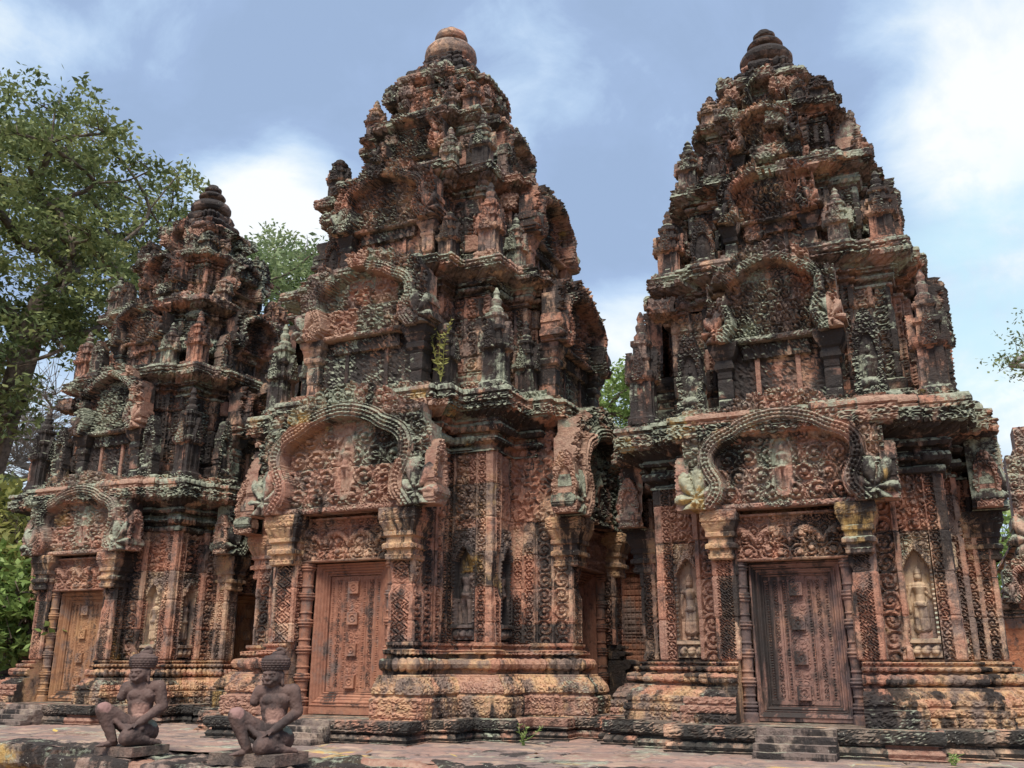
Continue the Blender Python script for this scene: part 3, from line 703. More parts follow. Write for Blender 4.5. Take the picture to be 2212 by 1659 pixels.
    for k in range(4):
        a = k*math.pi/2
        def at(x, y, zz=0): return (x*math.cos(a)-y*math.sin(a), x*math.sin(a)+y*math.cos(a), zz)
        dr = link('false_door', mlf, root, at(0, d0-.005), a)
        link('frame', mfr, dr, (0, 0, 0)); [link('boss', x, dr, (0, -.02, 0)) for x in mbs]
        for s in (-1, 1):
            link('colonnette', mcol, root, at(s*T['cx'], -T['dy']-.17, T['door'][4]-.02), a)
            link('capital', mcap, root, at(s*((pil[0]+pil[1])/2+.0), -po+.06, cw[0]), a)
            nx_ = s*(T['ni'][0]+T['ni'][1])/2
            link('carved_figure', mfig[(k+(s > 0)) % 2], root, at(nx_, -b-.002), a)
        link('lintel', mlin[k % 2], root, at(0, -T['dy']-.16, T['lin'][0]), a)
        link('pediment', mped[k % 2], root, at(0, -T['pdy']+.02, T['ped'][0]), a)
        for s in (-1, 1):      # carved end faces of the pediment blocks
            p_ = at(s*(T['ped'][1]*1.10), -(T['pdy']+.02), T['ped'][0]+.01)
            link('naga_end', mnaga, root, p_, a+s*math.pi/2)
        # steps
        if k in (0, 1, 3):
            g = G(); n_ = T['ns']; ys = po+T['plo']+.10
            for i in range(n_):
                zt = z[1]*(n_-i)/n_-.012; y0 = ys-.25; y1 = ys+.11*i+.05
                g.join(rblock((0, -(y0+y1)/2, zt/2), (T['sw']*2-.02, y1-y0, zt), s0+i+k*4, .6, .025, rnd=.10))
            link('steps', g.mesh('steps', M['step']), root, (0, 0, 0), a)
    # upper tiers
    rnd = random.Random(s0)
    for ti, (z0, z1, z2, tb, tp, co) in enumerate(T['tiers']):
        f = tb/b; sx_ = st[0]*f; sy_ = st[1]*f
        tq = [(.55*sx_, -(sy_+.10*f)), (sx_*.8, -(sy_+.10*f)), (sx_*.8, -sy_), (sx_, -sy_), (sx_, -tb), (tb, -tb)]; tpth = full(quarter(tq))
        hb = z1-z0; sd = s0+40+ti*7
        Pw = [(.16*f, z0-.05, 3), (.16*f, z0+.10*hb, 0), (.06*f, z0+.12*hb, 1), (.08*f, z0+.2*hb, 0), (0, z0+.22*hb, 3), (0, z1, 0)]
        def cvt(E, L, ED, V, Z, K, S): 
            A = carve_std(sd, .035*max(f, .6), .11)(E, L, ED, V, Z, K, S)
            q3 = np.minimum(L/2, .24); return np.where((Z > z0+.24*hb), .042*strip(E % (q3+1e-6), q3, Z, sd), A)
        g = sweep(tpth, Pw, cvt, seed=sd, ch=.30, bw=.42, boff=.028, amp=.6, du=.021, dv=.018, jd=.022, wob=.008)
        tw = link('upper_tier', g.mesh('upper_tier', M['upper']), root)
        g = sweep(tpth, prof(CORN_T, co, z1, z2), carve_std(sd+3, .034, .11), seed=sd+1, ch=(z2-z1)*.3, bw=.42, boff=.035, amp=.7, du=.02, dv=.016, jd=.024, wob=.012)
        g.ngon([(x+co*.55*np.sign(x), y+co*.55*np.sign(y), z2-.03) for x, y in tpth])
        link('cornice', g.mesh('cornice', M['uppercorn']), tw)
        # pediments of the tier, resting on little pilasters
        pw = .86*f*T['ped'][1]; pz = z0+(z1-z0)*.56; ph = (z2-pz)*1.06
        mp = [pediment(pw, ph, sd+5+i, res=.02, depth=.12, broken=.35*rnd.random(), fig=False).mesh('pediment', M['upper' if (ti+i) % 3 else 'uppercorn']) for i in (0, 1)]
        hp = pz-z0; wp = .17*f+.03
        mpil = sweep([(-wp/2, -.13), (wp/2, -.13), (wp/2, .13), (-wp/2, .13)], [(0, z0-.02, 0), (0, z0+.62*hp, 0), (.04*f, z0+.66*hp, 0), (.04*f, z0+.72*hp, 0), (.02, z0+.76*hp, 0), (.10*f, z0+.92*hp, 0), (.11*f, pz+.01, 0)], None, du=.022, dv=.02, amp=.7, seed=sd, ch=.25, bw=9, boff=.012).mesh('niche_pilaster', M['upper'])
        gp = rblock((0, .22, z0+hp*.5), (pw*1.5, .46, hp*1.02), sd+3, 1, .03, rnd=.06, carve=.03)
        gp.join(rblock((0, .24, pz+ph*.3), (pw*1.35, .42, ph*.6), sd+4, 1, .03, rnd=.1, carve=.03))
        for s in (-.33, .33): gp.join(rblock((s*pw, -.03, z0+hp*.42), (.035+.03*f, .05, hp*.8), sd+6, .4, .03))
        gp.join(rblock((0, -.03, z0+hp*.88), (pw*1.1, .10, hp*.2), sd+7, .6, .025, carve=.03))
        mgp = gp.mesh('niche_door', M['upper'])
        for k in range(4):
            a = k*math.pi/2; c_, s_ = math.cos(a), math.sin(a)
            yy = -(tp-.16)
            link('pediment', mp[k % 2], tw, (-yy*s_, yy*c_, pz), a)
            link('niche_door', mgp, tw, (-(yy+.10)*s_, (yy+.10)*c_, 0), a)
            for s in (-1, 1): link('niche_pilaster', mpil, tw, (s*pw*.86*c_-(yy+.10)*s_, s*pw*.86*s_+(yy+.10)*c_, 0), a)
        # corner antefixes standing on the cornice below
        hm = (z2-z0)*.74; wm = .22+.10*f
        base_o = T['co']*.45 if ti == 0 else T['tiers'][ti-1][5]*.4
        pb = b if ti == 0 else T['tiers'][ti-1][3]
        mm = [mini_tower(wm, hm, sd+i, broken=(i == 2)).mesh('corner_antefix', M['upper'] if i else M['uppercorn']) for i in range(3)]
        mleaf = [leaf_slab(wm*1.15, hm*.72, sd+i).mesh('leaf_antefix', M['upper']) for i in range(2)]
        for k in range(4):
            a = k*math.pi/2
            def at(x, y, zz=0): return (x*math.cos(a)-y*math.sin(a), x*math.sin(a)+y*math.cos(a), zz)
            cpos = pb+base_o-.10
            if rnd.random() < .93: link('corner_antefix', mm[rnd.choice([0, 0, 1, 1, 2])], tw, at(cpos, -cpos, z0-.04), a+rnd.uniform(-.1, .1))
            for s in (-1, 1):
                xx = s*(pb*.60+.08*f); yy = -(pb*1.04+base_o-.02)
                ch_ = rnd.random()
                if ch_ < .45: link('corner_antefix', mm[rnd.choice([0, 1, 2])], tw, at(xx, yy, z0-.04), a+rnd.uniform(-.1, .1), (.85, .85, .82))
                elif ch_ < .95: link('leaf_antefix', mleaf[rnd.choice([0, 1])], tw, at(xx, yy-.03, z0-.04), a+rnd.uniform(-.15, .15))
        # loose and re-set blocks
        mb_ = [rblock((0, 0, 0), (rnd.uniform(.18, .36), rnd.uniform(.18, .36), rnd.uniform(.13, .26)), sd*31+i, 1.5, .022, carve=.035).mesh('loose_block', M['upper' if i % 2 else 'uppercorn']) for i in range(5)]
        for i in range(int(26*f)+8):
            an = rnd.uniform(0, 2*math.pi); lvl = rnd.choice([z0+.05, z0+hb*.45, z1, z2-.1])
            rr = tb*1.0+(co*.5 if lvl > z0+hb*.6 else .04); c_, s_ = math.cos(an), math.sin(an); m_ = max(abs(c_), abs(s_))
            x, y = c_/m_*rr, s_/m_*rr
            if abs(x) < st[0]*f: y = np.sign(y)*(rr+.16*f)
            if abs(y) < st[0]*f: x = np.sign(x)*(rr+.16*f)
            o_ = link('loose_block', rnd.choice(mb_), tw, (x, y, lvl+.05), rnd.choice([0, math.pi/2])+rnd.uniform(-.12, .12)); o_.rotation_euler[0] = rnd.uniform(-.1, .1); o_.rotation_euler[1] = rnd.uniform(-.1, .1)
    # crown: lotus courses and jar finial
    zc = T['crown']
    g = G()
    for (r0, za, zb_) in zc['lotus']:
        g.join(sweep(full(quarter([(r0*.5, -r0), (r0*.5, -r0*.9), (r0*.8, -r0*.9), (r0*.8, -r0*.8)])), [(-.03, za, 0), (.02, za+.2*(zb_-za), 2), (.05, za+.5*(zb_-za), 2), (.02, za+.8*(zb_-za), 0), (-.08, zb_, 0)], carve_std(3, .02, .09), du=.022, dv=.02, amp=1.2, seed=int(r0*100), ch=9, bw=.3, jd=.015, boff=.02))
        g.ngon([(x*.9, y*.9, zb_-.015) for x, y in full(quarter([(r0*.5, -r0), (r0*.8, -r0*.8)]))])
    lo = link('lotus_crown', g.mesh('lotus_crown', M['finial']), root)
    fo = link('finial', lathe(zc['jar'], 40, s0, .45, dv=.015).mesh('finial', M[zc['m']], True), root)
# ================================================================ THE PLACE
M['pedm'] = stone('pediment_stone', red=(.40, .21, .155), tan=(.56, .39, .28), grey=(.27, .215, .18), tanb=.0, black=-.01, greyb=.04, green=.0, up=.02, gup=.10, spot=.6, yellow=-.12)
M['uppercorn'] = stone('lichened_tier_stone', tanb=0, black=.035, greyb=.09, green=.02, up=.10, gup=.06, spot=.9)
def simple(name, col, rough=.8, var=.3, sc=3., col2=None):
    m, k, b = mat(name); g = k.new('ShaderNodeNewGeometry')
    f = k.smooth(k.noise(g.outputs['Position'], sc, 5, .6), .35, .65)
    k.put(b.inputs['Base Color'], k.mix(f, col, col2 or tuple(c*(1-var) for c in col))); b.inputs['Roughness'].default_value = rough
    return m
def leafmat(name, cols, trans=.35):
    m, k, b = mat(name); at = k.new('ShaderNodeAttribute', attribute_name='blk').outputs['Fac']
    r = k.new('ShaderNodeValToRGB'); k.l.new(at, r.inputs[0]); e = r.color_ramp.elements
    e[0].color = (*cols[0], 1); e[1].color = (*cols[-1], 1)
    for i, c in enumerate(cols[1:-1]): x = e.new((i+1)/(len(cols)-1)); x.color = (*c, 1)
    k.put(b.inputs['Base Color'], r.outputs[0]); b.inputs['Roughness'].default_value = .55
    tr = k.new('ShaderNodeBsdfTranslucent'); k.put(tr.inputs[0], r.outputs[0]); mx_ = k.new('ShaderNodeMixShader'); mx_.inputs[0].default_value = trans
    o = [x for x in m.node_tree.nodes if x.type == 'OUTPUT_MATERIAL'][0]
    k.l.new(b.outputs[0], mx_.inputs[1]); k.l.new(tr.outputs[0], mx_.inputs[2]); k.l.new(mx_.outputs[0], o.inputs[0]); return m
M['leaf1'] = leafmat('tree_leaf', [(.07, .10, .04), (.15, .19, .075), (.26, .30, .12), (.40, .41, .18)])
M['leaf2'] = leafmat('pale_tree_leaf', [(.14, .20, .09), (.23, .30, .14), (.32, .37, .19)])
M['leaf3'] = leafmat('bright_shrub_leaf', [(.13, .20, .06), (.24, .34, .10), (.38, .46, .17)])
M['leaf4'] = leafmat('yellow_green_leaf', [(.15, .19, .06), (.30, .30, .09), (.45, .42, .15)])
M['bark'] = simple('tree_bark', (.17, .135, .105), .9, .6, 6)
M['palebark'] = simple('pale_bare_bark', (.36, .32, .29), .9, .3, 6)
M['soil'] = simple('sandy_soil', (.30, .2, .13), .95, .35, 1.5)
# ---------------------------------------------------------------- towers
TS = dict(dm='door', fm='fig', b=1.63, st=(1.10, 1.76), po=2.06, pil=(.64, .85), dy=1.78, z=(0, .28, .93, 2.94, 3.84), seed=11, sw=.40, plo=.54, bo=.38, co=.40,
          ni=(1.11, 1.43), nz=(.95, 1.15, .77, 2.28), male=False, door=(.36, .45, 1.84, .50, .28, 1.99), cr=.072, cx=.578, lin=(2.00, 2.53), cap=(2.02, 2.58, .42),
          ped=(2.58, 1.04, 1.33), pdy=2.10, ns=4,
          tiers=[(3.82, 5.36, 5.94, 1.34, 1.94, .30), (5.90, 6.92, 7.34, 1.08, 1.54, .24), (7.30, 8.12, 8.48, .80, 1.14, .18), (8.44, 8.92, 9.24, .50, .72, .14)],
          crown=dict(lotus=[(.52, 9.20, 9.36), (.42, 9.36, 9.54), (.33, 9.54, 9.72)], m='finial',
                     jar=[(.20, 9.62), (.30, 9.70), (.27, 9.74), (.36, 9.77), (.405, 9.83), (.405, 9.89), (.36, 9.96), (.24, 10.0), (.17, 10.01), (.17, 10.08), (.25, 10.10), (.275, 10.14), (.25, 10.18), (.15, 10.20), (.13, 10.27), (.17, 10.29), (.17, 10.34), (.12, 10.37), (.10, 10.42), (0, 10.44)]))
TC = dict(dm='reddoor', fm='darkfig', b=1.75, st=(1.08, 2.1), po=2.6, pil=(.76, 1.05), dy=2.25, z=(0, .25, 1.15, 3.64, 4.56), seed=31, sw=.45, plo=.60, bo=.42, co=.42,
          ni=(1.20, 1.52), nz=(1.17, 1.36, .84, 2.62), male=True, door=(.39, .52, 1.99, .57, .25, 2.15), cr=.088, cx=.672, lin=(2.17, 2.75), cap=(2.12, 2.79, .54),
          ped=(2.79, 1.28, 1.72), pdy=2.66, ns=4,
          tiers=[(4.52, 6.02, 6.58, 1.60, 2.5, .34), (6.54, 7.82, 8.32, 1.34, 2.05, .28), (8.28, 9.22, 9.66, .96, 1.40, .21), (9.62, 10.32, 10.72, .70, .94, .14)],
          crown=dict(lotus=[(.70, 10.66, 10.92), (.60, 10.92, 11.14), (.48, 11.14, 11.34), (.38, 11.34, 11.48)], m='redfinial',
                     jar=[(.30, 11.38), (.40, 11.42), (.46, 11.50), (.485, 11.60), (.47, 11.70), (.40, 11.79), (.26, 11.83), (.21, 11.85), (.21, 11.91), (.28, 11.94), (.305, 12.01), (.28, 12.09), (.17, 12.14), (.12, 12.16), (.09, 12.26), (.04, 12.30), (0, 12.31)]))
gr = 'temple towers in a row on the terrace'
tc_ = thing('temple_tower', (0.0, 0, 0), 'tallest carved sandstone tower in the middle, reddish jar finial broken at its tip', 'tower', gr)
build_tower('c', TC, tc_)
ts_ = thing('temple_tower', (5.6, 0, 0), 'right-hand sandstone tower, dark jar finial, four steps before its false door', 'tower', gr)
build_tower('s', TS, ts_)
def copy_tree(o, parent=None):
    c = o.copy(); COL.objects.link(c); c.parent = parent
    for ch in list(o.children): copy_tree(ch, c)
    return c
tn_ = copy_tree(ts_); tn_.location = (-5.76, .33, 0)
tn_['label'] = 'small distant carved tower with orange false door, behind the two kneeling statues'
def all_kids(o):
    for c in o.children: yield c; yield from all_kids(c)
for c in all_kids(tn_):
    if c.type == 'MESH' and c.material_slots and c.material_slots[0].material == M['door']:
        c.material_slots[0].link = 'OBJECT'; c.material_slots[0].material = M['orangedoor']
# ---------------------------------------------------------------- terrace paving, edge and ground
def pave_mesh():
    nx_, ny_ = 760, 420; X, Y = np.meshgrid(np.linspace(-13, 15, nx_), np.linspace(-4.86, 10.5, ny_), indexing='ij')
    def jt(X, Y, sx, sy, seed):
        yy = Y/sy; k = np.floor(yy); xx = X/sx+h3(k, k*0, k*0, seed); j = np.floor(xx)
        fy = np.abs(yy-np.round(yy))*sy; fx = np.abs(xx-np.round(xx))*sx
        return np.maximum(np.exp(-(fy/.022)**2), np.exp(-(fx/.022)**2)), h3(j, k, k*0, seed+1), h3(j, k, k*0, seed+2)
    P = np.stack([X, Y, X*0], -1); g, b1, b2 = jt(X+.04*vn(P, 3, 2), Y+.04*vn(P, 3, 3), .92, .62, 5)
    P[..., 2] = -.022*g+.012*(b2-.5)+.012*vn(P, 1.1, 1)+.004*vn(P, 9, 4)-.004
    return G().add(P, gridquads(nx_, ny_), b1)
tag(link('pavement', pave_mesh().mesh('pavement', M['pave'])), kind='structure')
g = G()
EP = [(.0, -.92, 0), (.0, -.80, 0), (-.04, -.78, 0), (-.02, -.66, 2), (-.14, -.56, 2), (-.2, -.54, 0), (-.22, -.36, 3), (-.14, -.34, 0), (-.10, -.26, 2), (.02, -.22, 2), (.05, -.20, 0), (.06, -.05, 3), (.03, .0, 0), (-.06, .012, 0), (-.34, .006, 0)]
g.join(sweep([(-13, -4.86), (-1.35, -4.86), (-1.35, -4.98), (3.2, -4.98), (3.2, -4.90), (15, -4.90)], EP, carve_std(4, .02, .14), closed=False, du=.04, dv=.025, seed=70, ch=.3, bw=.85, boff=.035, amp=2.0, jd=.03))
tag(link('terrace_edge', g.mesh('terrace_edge', M['edge'])), 'moulded mossy stone edge along the front of the paved terrace', 'retaining wall')
# solid body of the terrace under the paving
nx_, ny_ = 200, 200; X, Y = np.meshgrid(np.sinh(np.linspace(-6, 6, nx_))*8, np.sinh(np.linspace(-6, 6, ny_))*8, indexing='ij')
P = np.stack([X, Y, X*0], -1); P[..., 2] = -.92+.02*vn(P, .5, 1)
tag(link('ground', G().add(P, gridquads(nx_, ny_)).mesh('ground', M['soil'])), kind='structure')
# ---------------------------------------------------------------- hall behind the middle tower
def wallbox(x0, x1, y0, y1, z0, z1, carve, seed, prof_=None, **kw):
    return sweep([(x0, y0), (x1, y0), (x1, y1), (x0, y1)], prof_ or [(0, z0, 3), (0, z1, 3)], carve, seed=seed, du=.035, dv=.035, **kw)
hall = thing('temple_hall', (0, 5, 0), 'carved stone hall with red lattice window, in the gap behind the middle tower', 'hall')
def cvh(E, L, ED, V, Z, K, S):
    a = .03*np.where(E % .42 < .24, strip(E % .42, np.full(E.shape, .24), Z, 3), (.4*(np.cos(E*60) > 0)*(np.cos(Z*60) > 0))); return a
g = wallbox(-2.9, 2.9, -1.35, 4.5, .7, 3.3, cvh, 80, amp=.8); link('wall', g.mesh('wall', M['body']), hall)
g = wallbox(-1.5, 1.5, -3.6, -1.3, .7, 3.3, cvh, 81, amp=.8); link('passage_wall', g.mesh('passage_wall', M['body']), hall)
g = wallbox(-2.9, 2.9, -1.35, 4.5, 0, 0, carve_std(8, .03, .12), 82, prof(BASE_T, .4, 0, .72)); g.join(wallbox(-1.5, 1.5, -3.6, -1.3, 0, 0, carve_std(8, .03, .12), 83, prof(BASE_T, .3, 0, .72)))
link('base_moulding', g.mesh('base_moulding', M['base']), hall)
g = wallbox(-2.9, 2.9, -1.35, 4.5, 0, 0, carve_std(8, .03, .12), 84, prof(CORN_T, .4, 3.28, 3.95)); g.ngon([(-3.1, -1.5, 3.93), (3.1, -1.5, 3.93), (3.1, 4.7, 3.93), (-3.1, 4.7, 3.93)])
g.join(wallbox(-1.5, 1.5, -3.6, -1.3, 0, 0, carve_std(8, .03, .12), 85, prof(CORN_T, .35, 3.28, 3.95)))
link('cornice', g.mesh('cornice', M['cornice']), hall)
g = wallbox(-2.5, 2.5, -1.2, 4.4, 0, 0, carve_std(9, .03, .14), 86, [(0, 3.9, 3), (0, 4.2, 0), (.12, 4.25, 2), (.12, 4.4, 0), (-.15, 4.5, 3), (-.5, 5.0, 3), (-1.0, 5.5, 0), (-1.7, 5.75, 0), (-2.4, 5.8, 0)])
link('roof', g.mesh('roof', M['upper']), hall)
def lat(x, z): return np.where((np.abs(x) > .24) | (z > 2.45) | (z < .85), .06+.02*foliage(x, z, .12, 3), .014*((np.cos(x*80) > -.5) & (np.cos(z*60) > -.5)))
wn = link('lattice_window', relief(.62, 1.9, lat, res=.016, depth=.1, z0=.72, seed=4).mesh('lattice_window', M['reddoor']), hall, (2.12, -1.40, 0))
def lat2(x, z): return .02+.014*((np.cos(x*80) > -.5) & (np.cos(z*60) > -.5))+.008*foliage(x, z, .07, 2)
link('lattice_panel', relief(.9, 1.9, lat2, res=.02, depth=.1, z0=.85, seed=5).mesh('lattice_panel', M['base']), hall, (1.54, -2.3, 0), math.pi/2)
pm = pediment(1.0, 1.15, 93, res=.02, depth=.4); link('pediment', pm.mesh('pediment', M['pedm']), hall, (2.35, -1.75, 2.95))
for x in (1.72, 2.6): link('capital', capital(.26, .5, .5, .4, 5).mesh('capital', M['base']), hall, (x, -1.62, 2.5))
# ---------------------------------------------------------------- building at the right edge
lib = thing('library_building', (10.35, 8.2, 0), 'small gabled temple building of red blocks cut by the right picture edge', 'building')
g = wallbox(-2.2, 2.2, 0, 6, 0, 1.72, None, 90, amp=1.2, ch=.38, bw=.6, boff=.02); link('wall', g.mesh('wall', M['lat']), lib)
g = wallbox(-2.2, 2.2, 0, 6, 0, 0, carve_std(8, .03, .12), 91, prof(BASE_T, .3, -.02, .5)); link('base_moulding', g.mesh('base_moulding', M['base']), lib)
g = wallbox(-2.2, 2.2, 0, 6, 0, 0, carve_std(8, .03, .12), 92, prof(CORN_T, .26, 1.70, 2.12)); link('cornice', g.mesh('cornice', M['pedm']), lib)
for s in (-1, 1):
    link('pediment', pediment(.70, 1.05, 21, res=.022, depth=.5, fig=True).mesh('pediment', M['pedm']), lib, (s*1.30, -.22, 2.0))
link('pediment', pediment(1.55, 3.3, 24, res=.024, depth=.6).mesh('pediment', M['pedm']), lib, (0, -.05, 2.9))
g = wallbox(-1.6, 1.6, .1, 5.9, 0, 0, carve_std(9, .03, .14), 94, [(0, 2.1, 3), (0, 3.0, 0), (.2, 3.1, 2), (.1, 3.3, 0), (-.3, 3.9, 3), (-.9, 4.6, 3), (-1.5, 4.9, 0)]); link('roof', g.mesh('roof', M['upper']), lib)
# ---------------------------------------------------------------- enclosure wall, far left
wl = thing('enclosure_wall', (-25, 10, 0), 'low red laterite wall at the left edge behind the far tower', 'wall')
g = sweep([(-22, 0), (16, 0), (16, .7), (-22, .7)], [(0, -.95, 0), (0, .98, 0), (.08, 1.0, 0), (.08, 1.15, 0), (-.1, 1.25, 0), (-.3, 1.28, 0)], None, seed=95, du=.06, dv=.05, amp=1.6, ch=.34, bw=.7, boff=.03, jd=.03)
link('wall', g.mesh('wall', M['lat']), wl)
# ---------------------------------------------------------------- pedestals and kneeling statues
def pedestal(x0, x1, y0, y1, zt, seed, label):
    o = thing('statue_pedestal', ((x0+x1)/2, (y0+y1)/2, 0), label, 'pedestal', 'stone pedestals under the statues')
    w, d = (x1-x0)/2, (y1-y0)/2
    def cv(E, L, ED, V, Z, K, S): return np.where((Z > zt-.30) & (Z < zt-.10), .018*(np.abs(np.sin(S*math.pi/.11+Z*26))*np.abs(np.sin(S*math.pi/.11-Z*26)))**.4, 0)
    g = sweep([(-w, -d), (w, -d), (w, d), (-w, d)], [(.08, -.95, 0), (.08, -.75, 0), (0, -.7, 0), (0, zt-.36, 0), (.02, zt-.33, 0), (.03, zt-.06, 0), (.01, zt, 0), (-.05, zt+.004, 0), (-min(w, d)*.96, zt+.004, 0)], cv, seed=seed, amp=1.6, ch=.33, bw=.55, boff=.02)
    link('block', g.mesh('block', M['edge']), o); return o
pedestal(-1.20, .02, -5.72, -5.02, -.01, 100, 'square stone pedestal with lozenge carving under the left statue')
pedestal(.42, 1.60, -5.72, -5.02, -.03, 101, 'mossy stone pedestal under the right statue, nearer the middle tower steps')
g = rblock((.22, -5.45, -.30), (.38, .7, .56), 55, 1.6, .03, rnd=.15); tag(link('stone_block', g.mesh('stone_block', M['edge'])), 'rough mossy block filling the gap between the two statue pedestals', 'block')
g = rblock((1.10, -6.25, -.42), (.26, .3, .80), 57, 1.4, .025, rnd=.6); tag(link('stone_post', g.mesh('stone_post', M['slab'])), 'rounded stone stump in front of the right statue pedestal', 'stump')
def cap3(a, b, ra, rb):
    a, b = np.array(a, float), np.array(b, float); d = b-a; L = np.linalg.norm(d)
    if L < 1e-5: d = np.array([0, 0, 1.]); L = 1e-5; b = a+d*L
    d = d/np.linalg.norm(d); ts = []; rs = []
    for t in np.linspace(math.pi/2, 0.0, 7): ts.append(a-d*ra*math.sin(t)); rs.append(max(ra*math.cos(t), 1e-4))
    for t in np.linspace(0.0, math.pi/2, 7): ts.append(b+d*rb*math.sin(t)); rs.append(max(rb*math.cos(t), 1e-4))
    pts = np.array(ts); n_ = len(pts); ref = np.array([0, 0, 1.]) if abs(d[2]) < .9 else np.array([1., 0, 0]); A = np.cross(d, ref); A /= np.linalg.norm(A); B = np.cross(d, A)
    an = np.arange(18)/18*2*math.pi
    P = pts[None]+(A*np.cos(an)[:, None]+B*np.sin(an)[:, None])[:, None]*np.array(rs)[None, :, None]
    return P, gridquads(18, n_, True)
def ell(c, r, rz=0., rx=0., ry=0.):
    P, Q = cap3((0, 0, 0), (0, 0, 0), 1, 1); M3 = np.array(Matrix.Rotation(rz, 3, 'Z') @ Matrix.Rotation(rx, 3, 'X') @ Matrix.Rotation(ry, 3, 'Y'))
    return (P*np.array(r)) @ M3.T+np.array(c), Q
def remeshed(parts, name, m, voxel=.007, sm=3):
    g = G()
    for P, Q in parts: g.add(P, Q)
    me = g.mesh('tmp', m); o = bpy.data.objects.new('tmp', me); COL.objects.link(o)
    r = o.modifiers.new('r', 'REMESH'); r.mode = 'VOXEL'; r.voxel_size = voxel; s = o.modifiers.new('s', 'SMOOTH'); s.iterations = sm; s.factor = .5
    dg = bpy.context.evaluated_depsgraph_get(); ne = bpy.data.meshes.new_from_object(o.evaluated_get(dg)); ne.name = name
    bpy.data.objects.remove(o); bpy.data.meshes.remove(me)
    ne.materials.clear(); ne.materials.append(m)
    ne.polygons.foreach_set('use_smooth', np.ones(len(ne.polygons), bool)); return ne
def statue(loc, rz, label, slab, var):
    o = thing('kneeling_statue', loc, label, 'statue', 'kneeling stone guardian statues', rz)
    HA = -.66+(.12 if var else 0)          # head yaw: faces -x/-y
    hc = np.array([-.0, -.02, .69])
    def hp(x, y, z):                         # head frame: y = forward
        c, s = math.cos(HA), math.sin(HA)    # forward direction = (sin HA, -cos HA)
        x, y, z = x*1.12, y*1.1, z*.98; return hc+np.array([s*y+c*x, -c*y+s*x, z])
    p = []
    # legs
    p += [cap3((.0, .0, .13), (-.30, -.12, .352), .096, .070), cap3((-.315, -.13, .345), (-.19, -.13, .06), .072, .044), ell((-.315, -.125, .362), (.062, .06, .055))]
    p += [cap3((-.275, -.112, .25), (-.23, -.112, .16), .062, .054)]
    p += [cap3((-.17, -.115, .035), (-.29, -.17, .018), .034, .022)]
    for i in range(5): p.append(cap3((-.27-.004*i, -.195+.017*i, .018), (-.325-.006*(2-abs(i-1)), -.215+.02*i, .012), .012, .0095))
    p += [cap3((.11, -.02, .125), (-.06, -.22, .085), .092, .082), cap3((-.07, -.225, .08), (.12, -.13, .05), .072, .042), cap3((.14, -.13, .04), (.235, -.09, .028), .034, .024)]
    for i in range(4): p.append(cap3((.225, -.115+.018*i, .03), (.262, -.115+.02*i, .024), .012, .01))
    p += [ell((.13, .05, .125), (.105, .11, .115)), ell((.03, .05, .12), (.12, .11, .11))]
    # trunk
    p += [cap3((.06, .01, .15), (.035, .0, .27), .108, .098), cap3((.035, 0, .27), (.03, .005, .40), .106, .128), ell((.03, -.005, .455), (.150, .11, .11), rz=-.45), ell((-.02, -.055, .475), (.078, .06, .06), rz=-.4), ell((.085, -.075, .475), (.075, .055, .06), rz=-.4),
          cap3((-.10, .05, .535), (.17, -.045, .55), .066, .070), cap3((.025, .0, .53), (.01, -.005, .62), .088, .07), cap3((.03, .0, .57), (.15, -.04, .56), .05, .05), cap3((.03, .0, .57), (-.07, .04, .55), .05, .045), ell((.03, -.07, .24), (.075, .055, .09))]
    # right arm stub, left arm and hand
    p += [cap3((-.115, .06, .545), (-.155, .06, .46), .064, .05)]
    p += [cap3((.19, -.05, .55), (.238, -.06, .375), .070, .056), ell((.185, -.05, .555), (.075, .068, .068)), cap3((.238, -.06, .365), (.03, -.19, .215), .056, .034), ell((.0, -.205, .20), (.038, .026, .022), rz=.6), ]
    for i in range(4): p.append(cap3((-.012-.004*i, -.228+.015*i, .194), (-.058+.004*i, -.262+.017*i, .163+.002*i), .0105, .0085))
    p.append(cap3((.012, -.225, .20), (-.005, -.262, .178), .011, .009))
    # cloth stretched between the knees
    p += [cap3((-.2, -.14, .25), (-.05, -.215, .14), .022, .03), cap3((-.12, -.17, .185), (.06, -.16, .16), .03, .04), cap3((-.05, -.19, .15), (-.03, -.2, .04), .03, .02)]
    # head
    p += [ell(hc, (.097, .101, .110), rz=HA), ell(hp(0, .03, -.045), (.078, .066, .060), rz=HA), ell(hp(0, .056, -.082), (.040, .03, .022), rz=HA), cap3(hp(0, .086, .012), hp(0, .094, -.022), .010, .019),
          cap3(hp(-.02, .089, -.026), hp(.02, .089, -.026), .012, .012), cap3(hp(-.05, .078, .028), hp(-.012, .093, .022), .010, .010), cap3(hp(.05, .078, .028), hp(.012, .093, .022), .010, .010),
          ell(hp(-.036, .078, .004), (.021, .012, .010), rz=HA), ell(hp(.036, .078, .004), (.021, .012, .010), rz=HA), cap3(hp(-.032, .086, -.056), hp(.032, .086, -.056), .009, .009), cap3(hp(-.024, .088, -.069), hp(.024, .088, -.069), .010, .010),
          ell(hp(-.05, .06, -.03), (.028, .028, .03)), ell(hp(.05, .06, -.03), (.028, .028, .03))]
    for s in (-1, 1): p += [ell(hp(s*.088, -.005, .0), (.012, .022, .036), rz=HA), cap3(hp(s*.089, .0, -.035), hp(s*.092, .0, -.075), .013, .016)]
    if var: p = p[:]
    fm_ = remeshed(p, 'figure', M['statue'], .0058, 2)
    co_ = np.zeros(len(fm_.vertices)*3, np.float32); fm_.vertices.foreach_get('co', co_); co_ = co_.reshape(-1, 3); no_ = np.zeros(len(fm_.vertices)*3, np.float32); fm_.vertices.foreach_get('normal', no_)
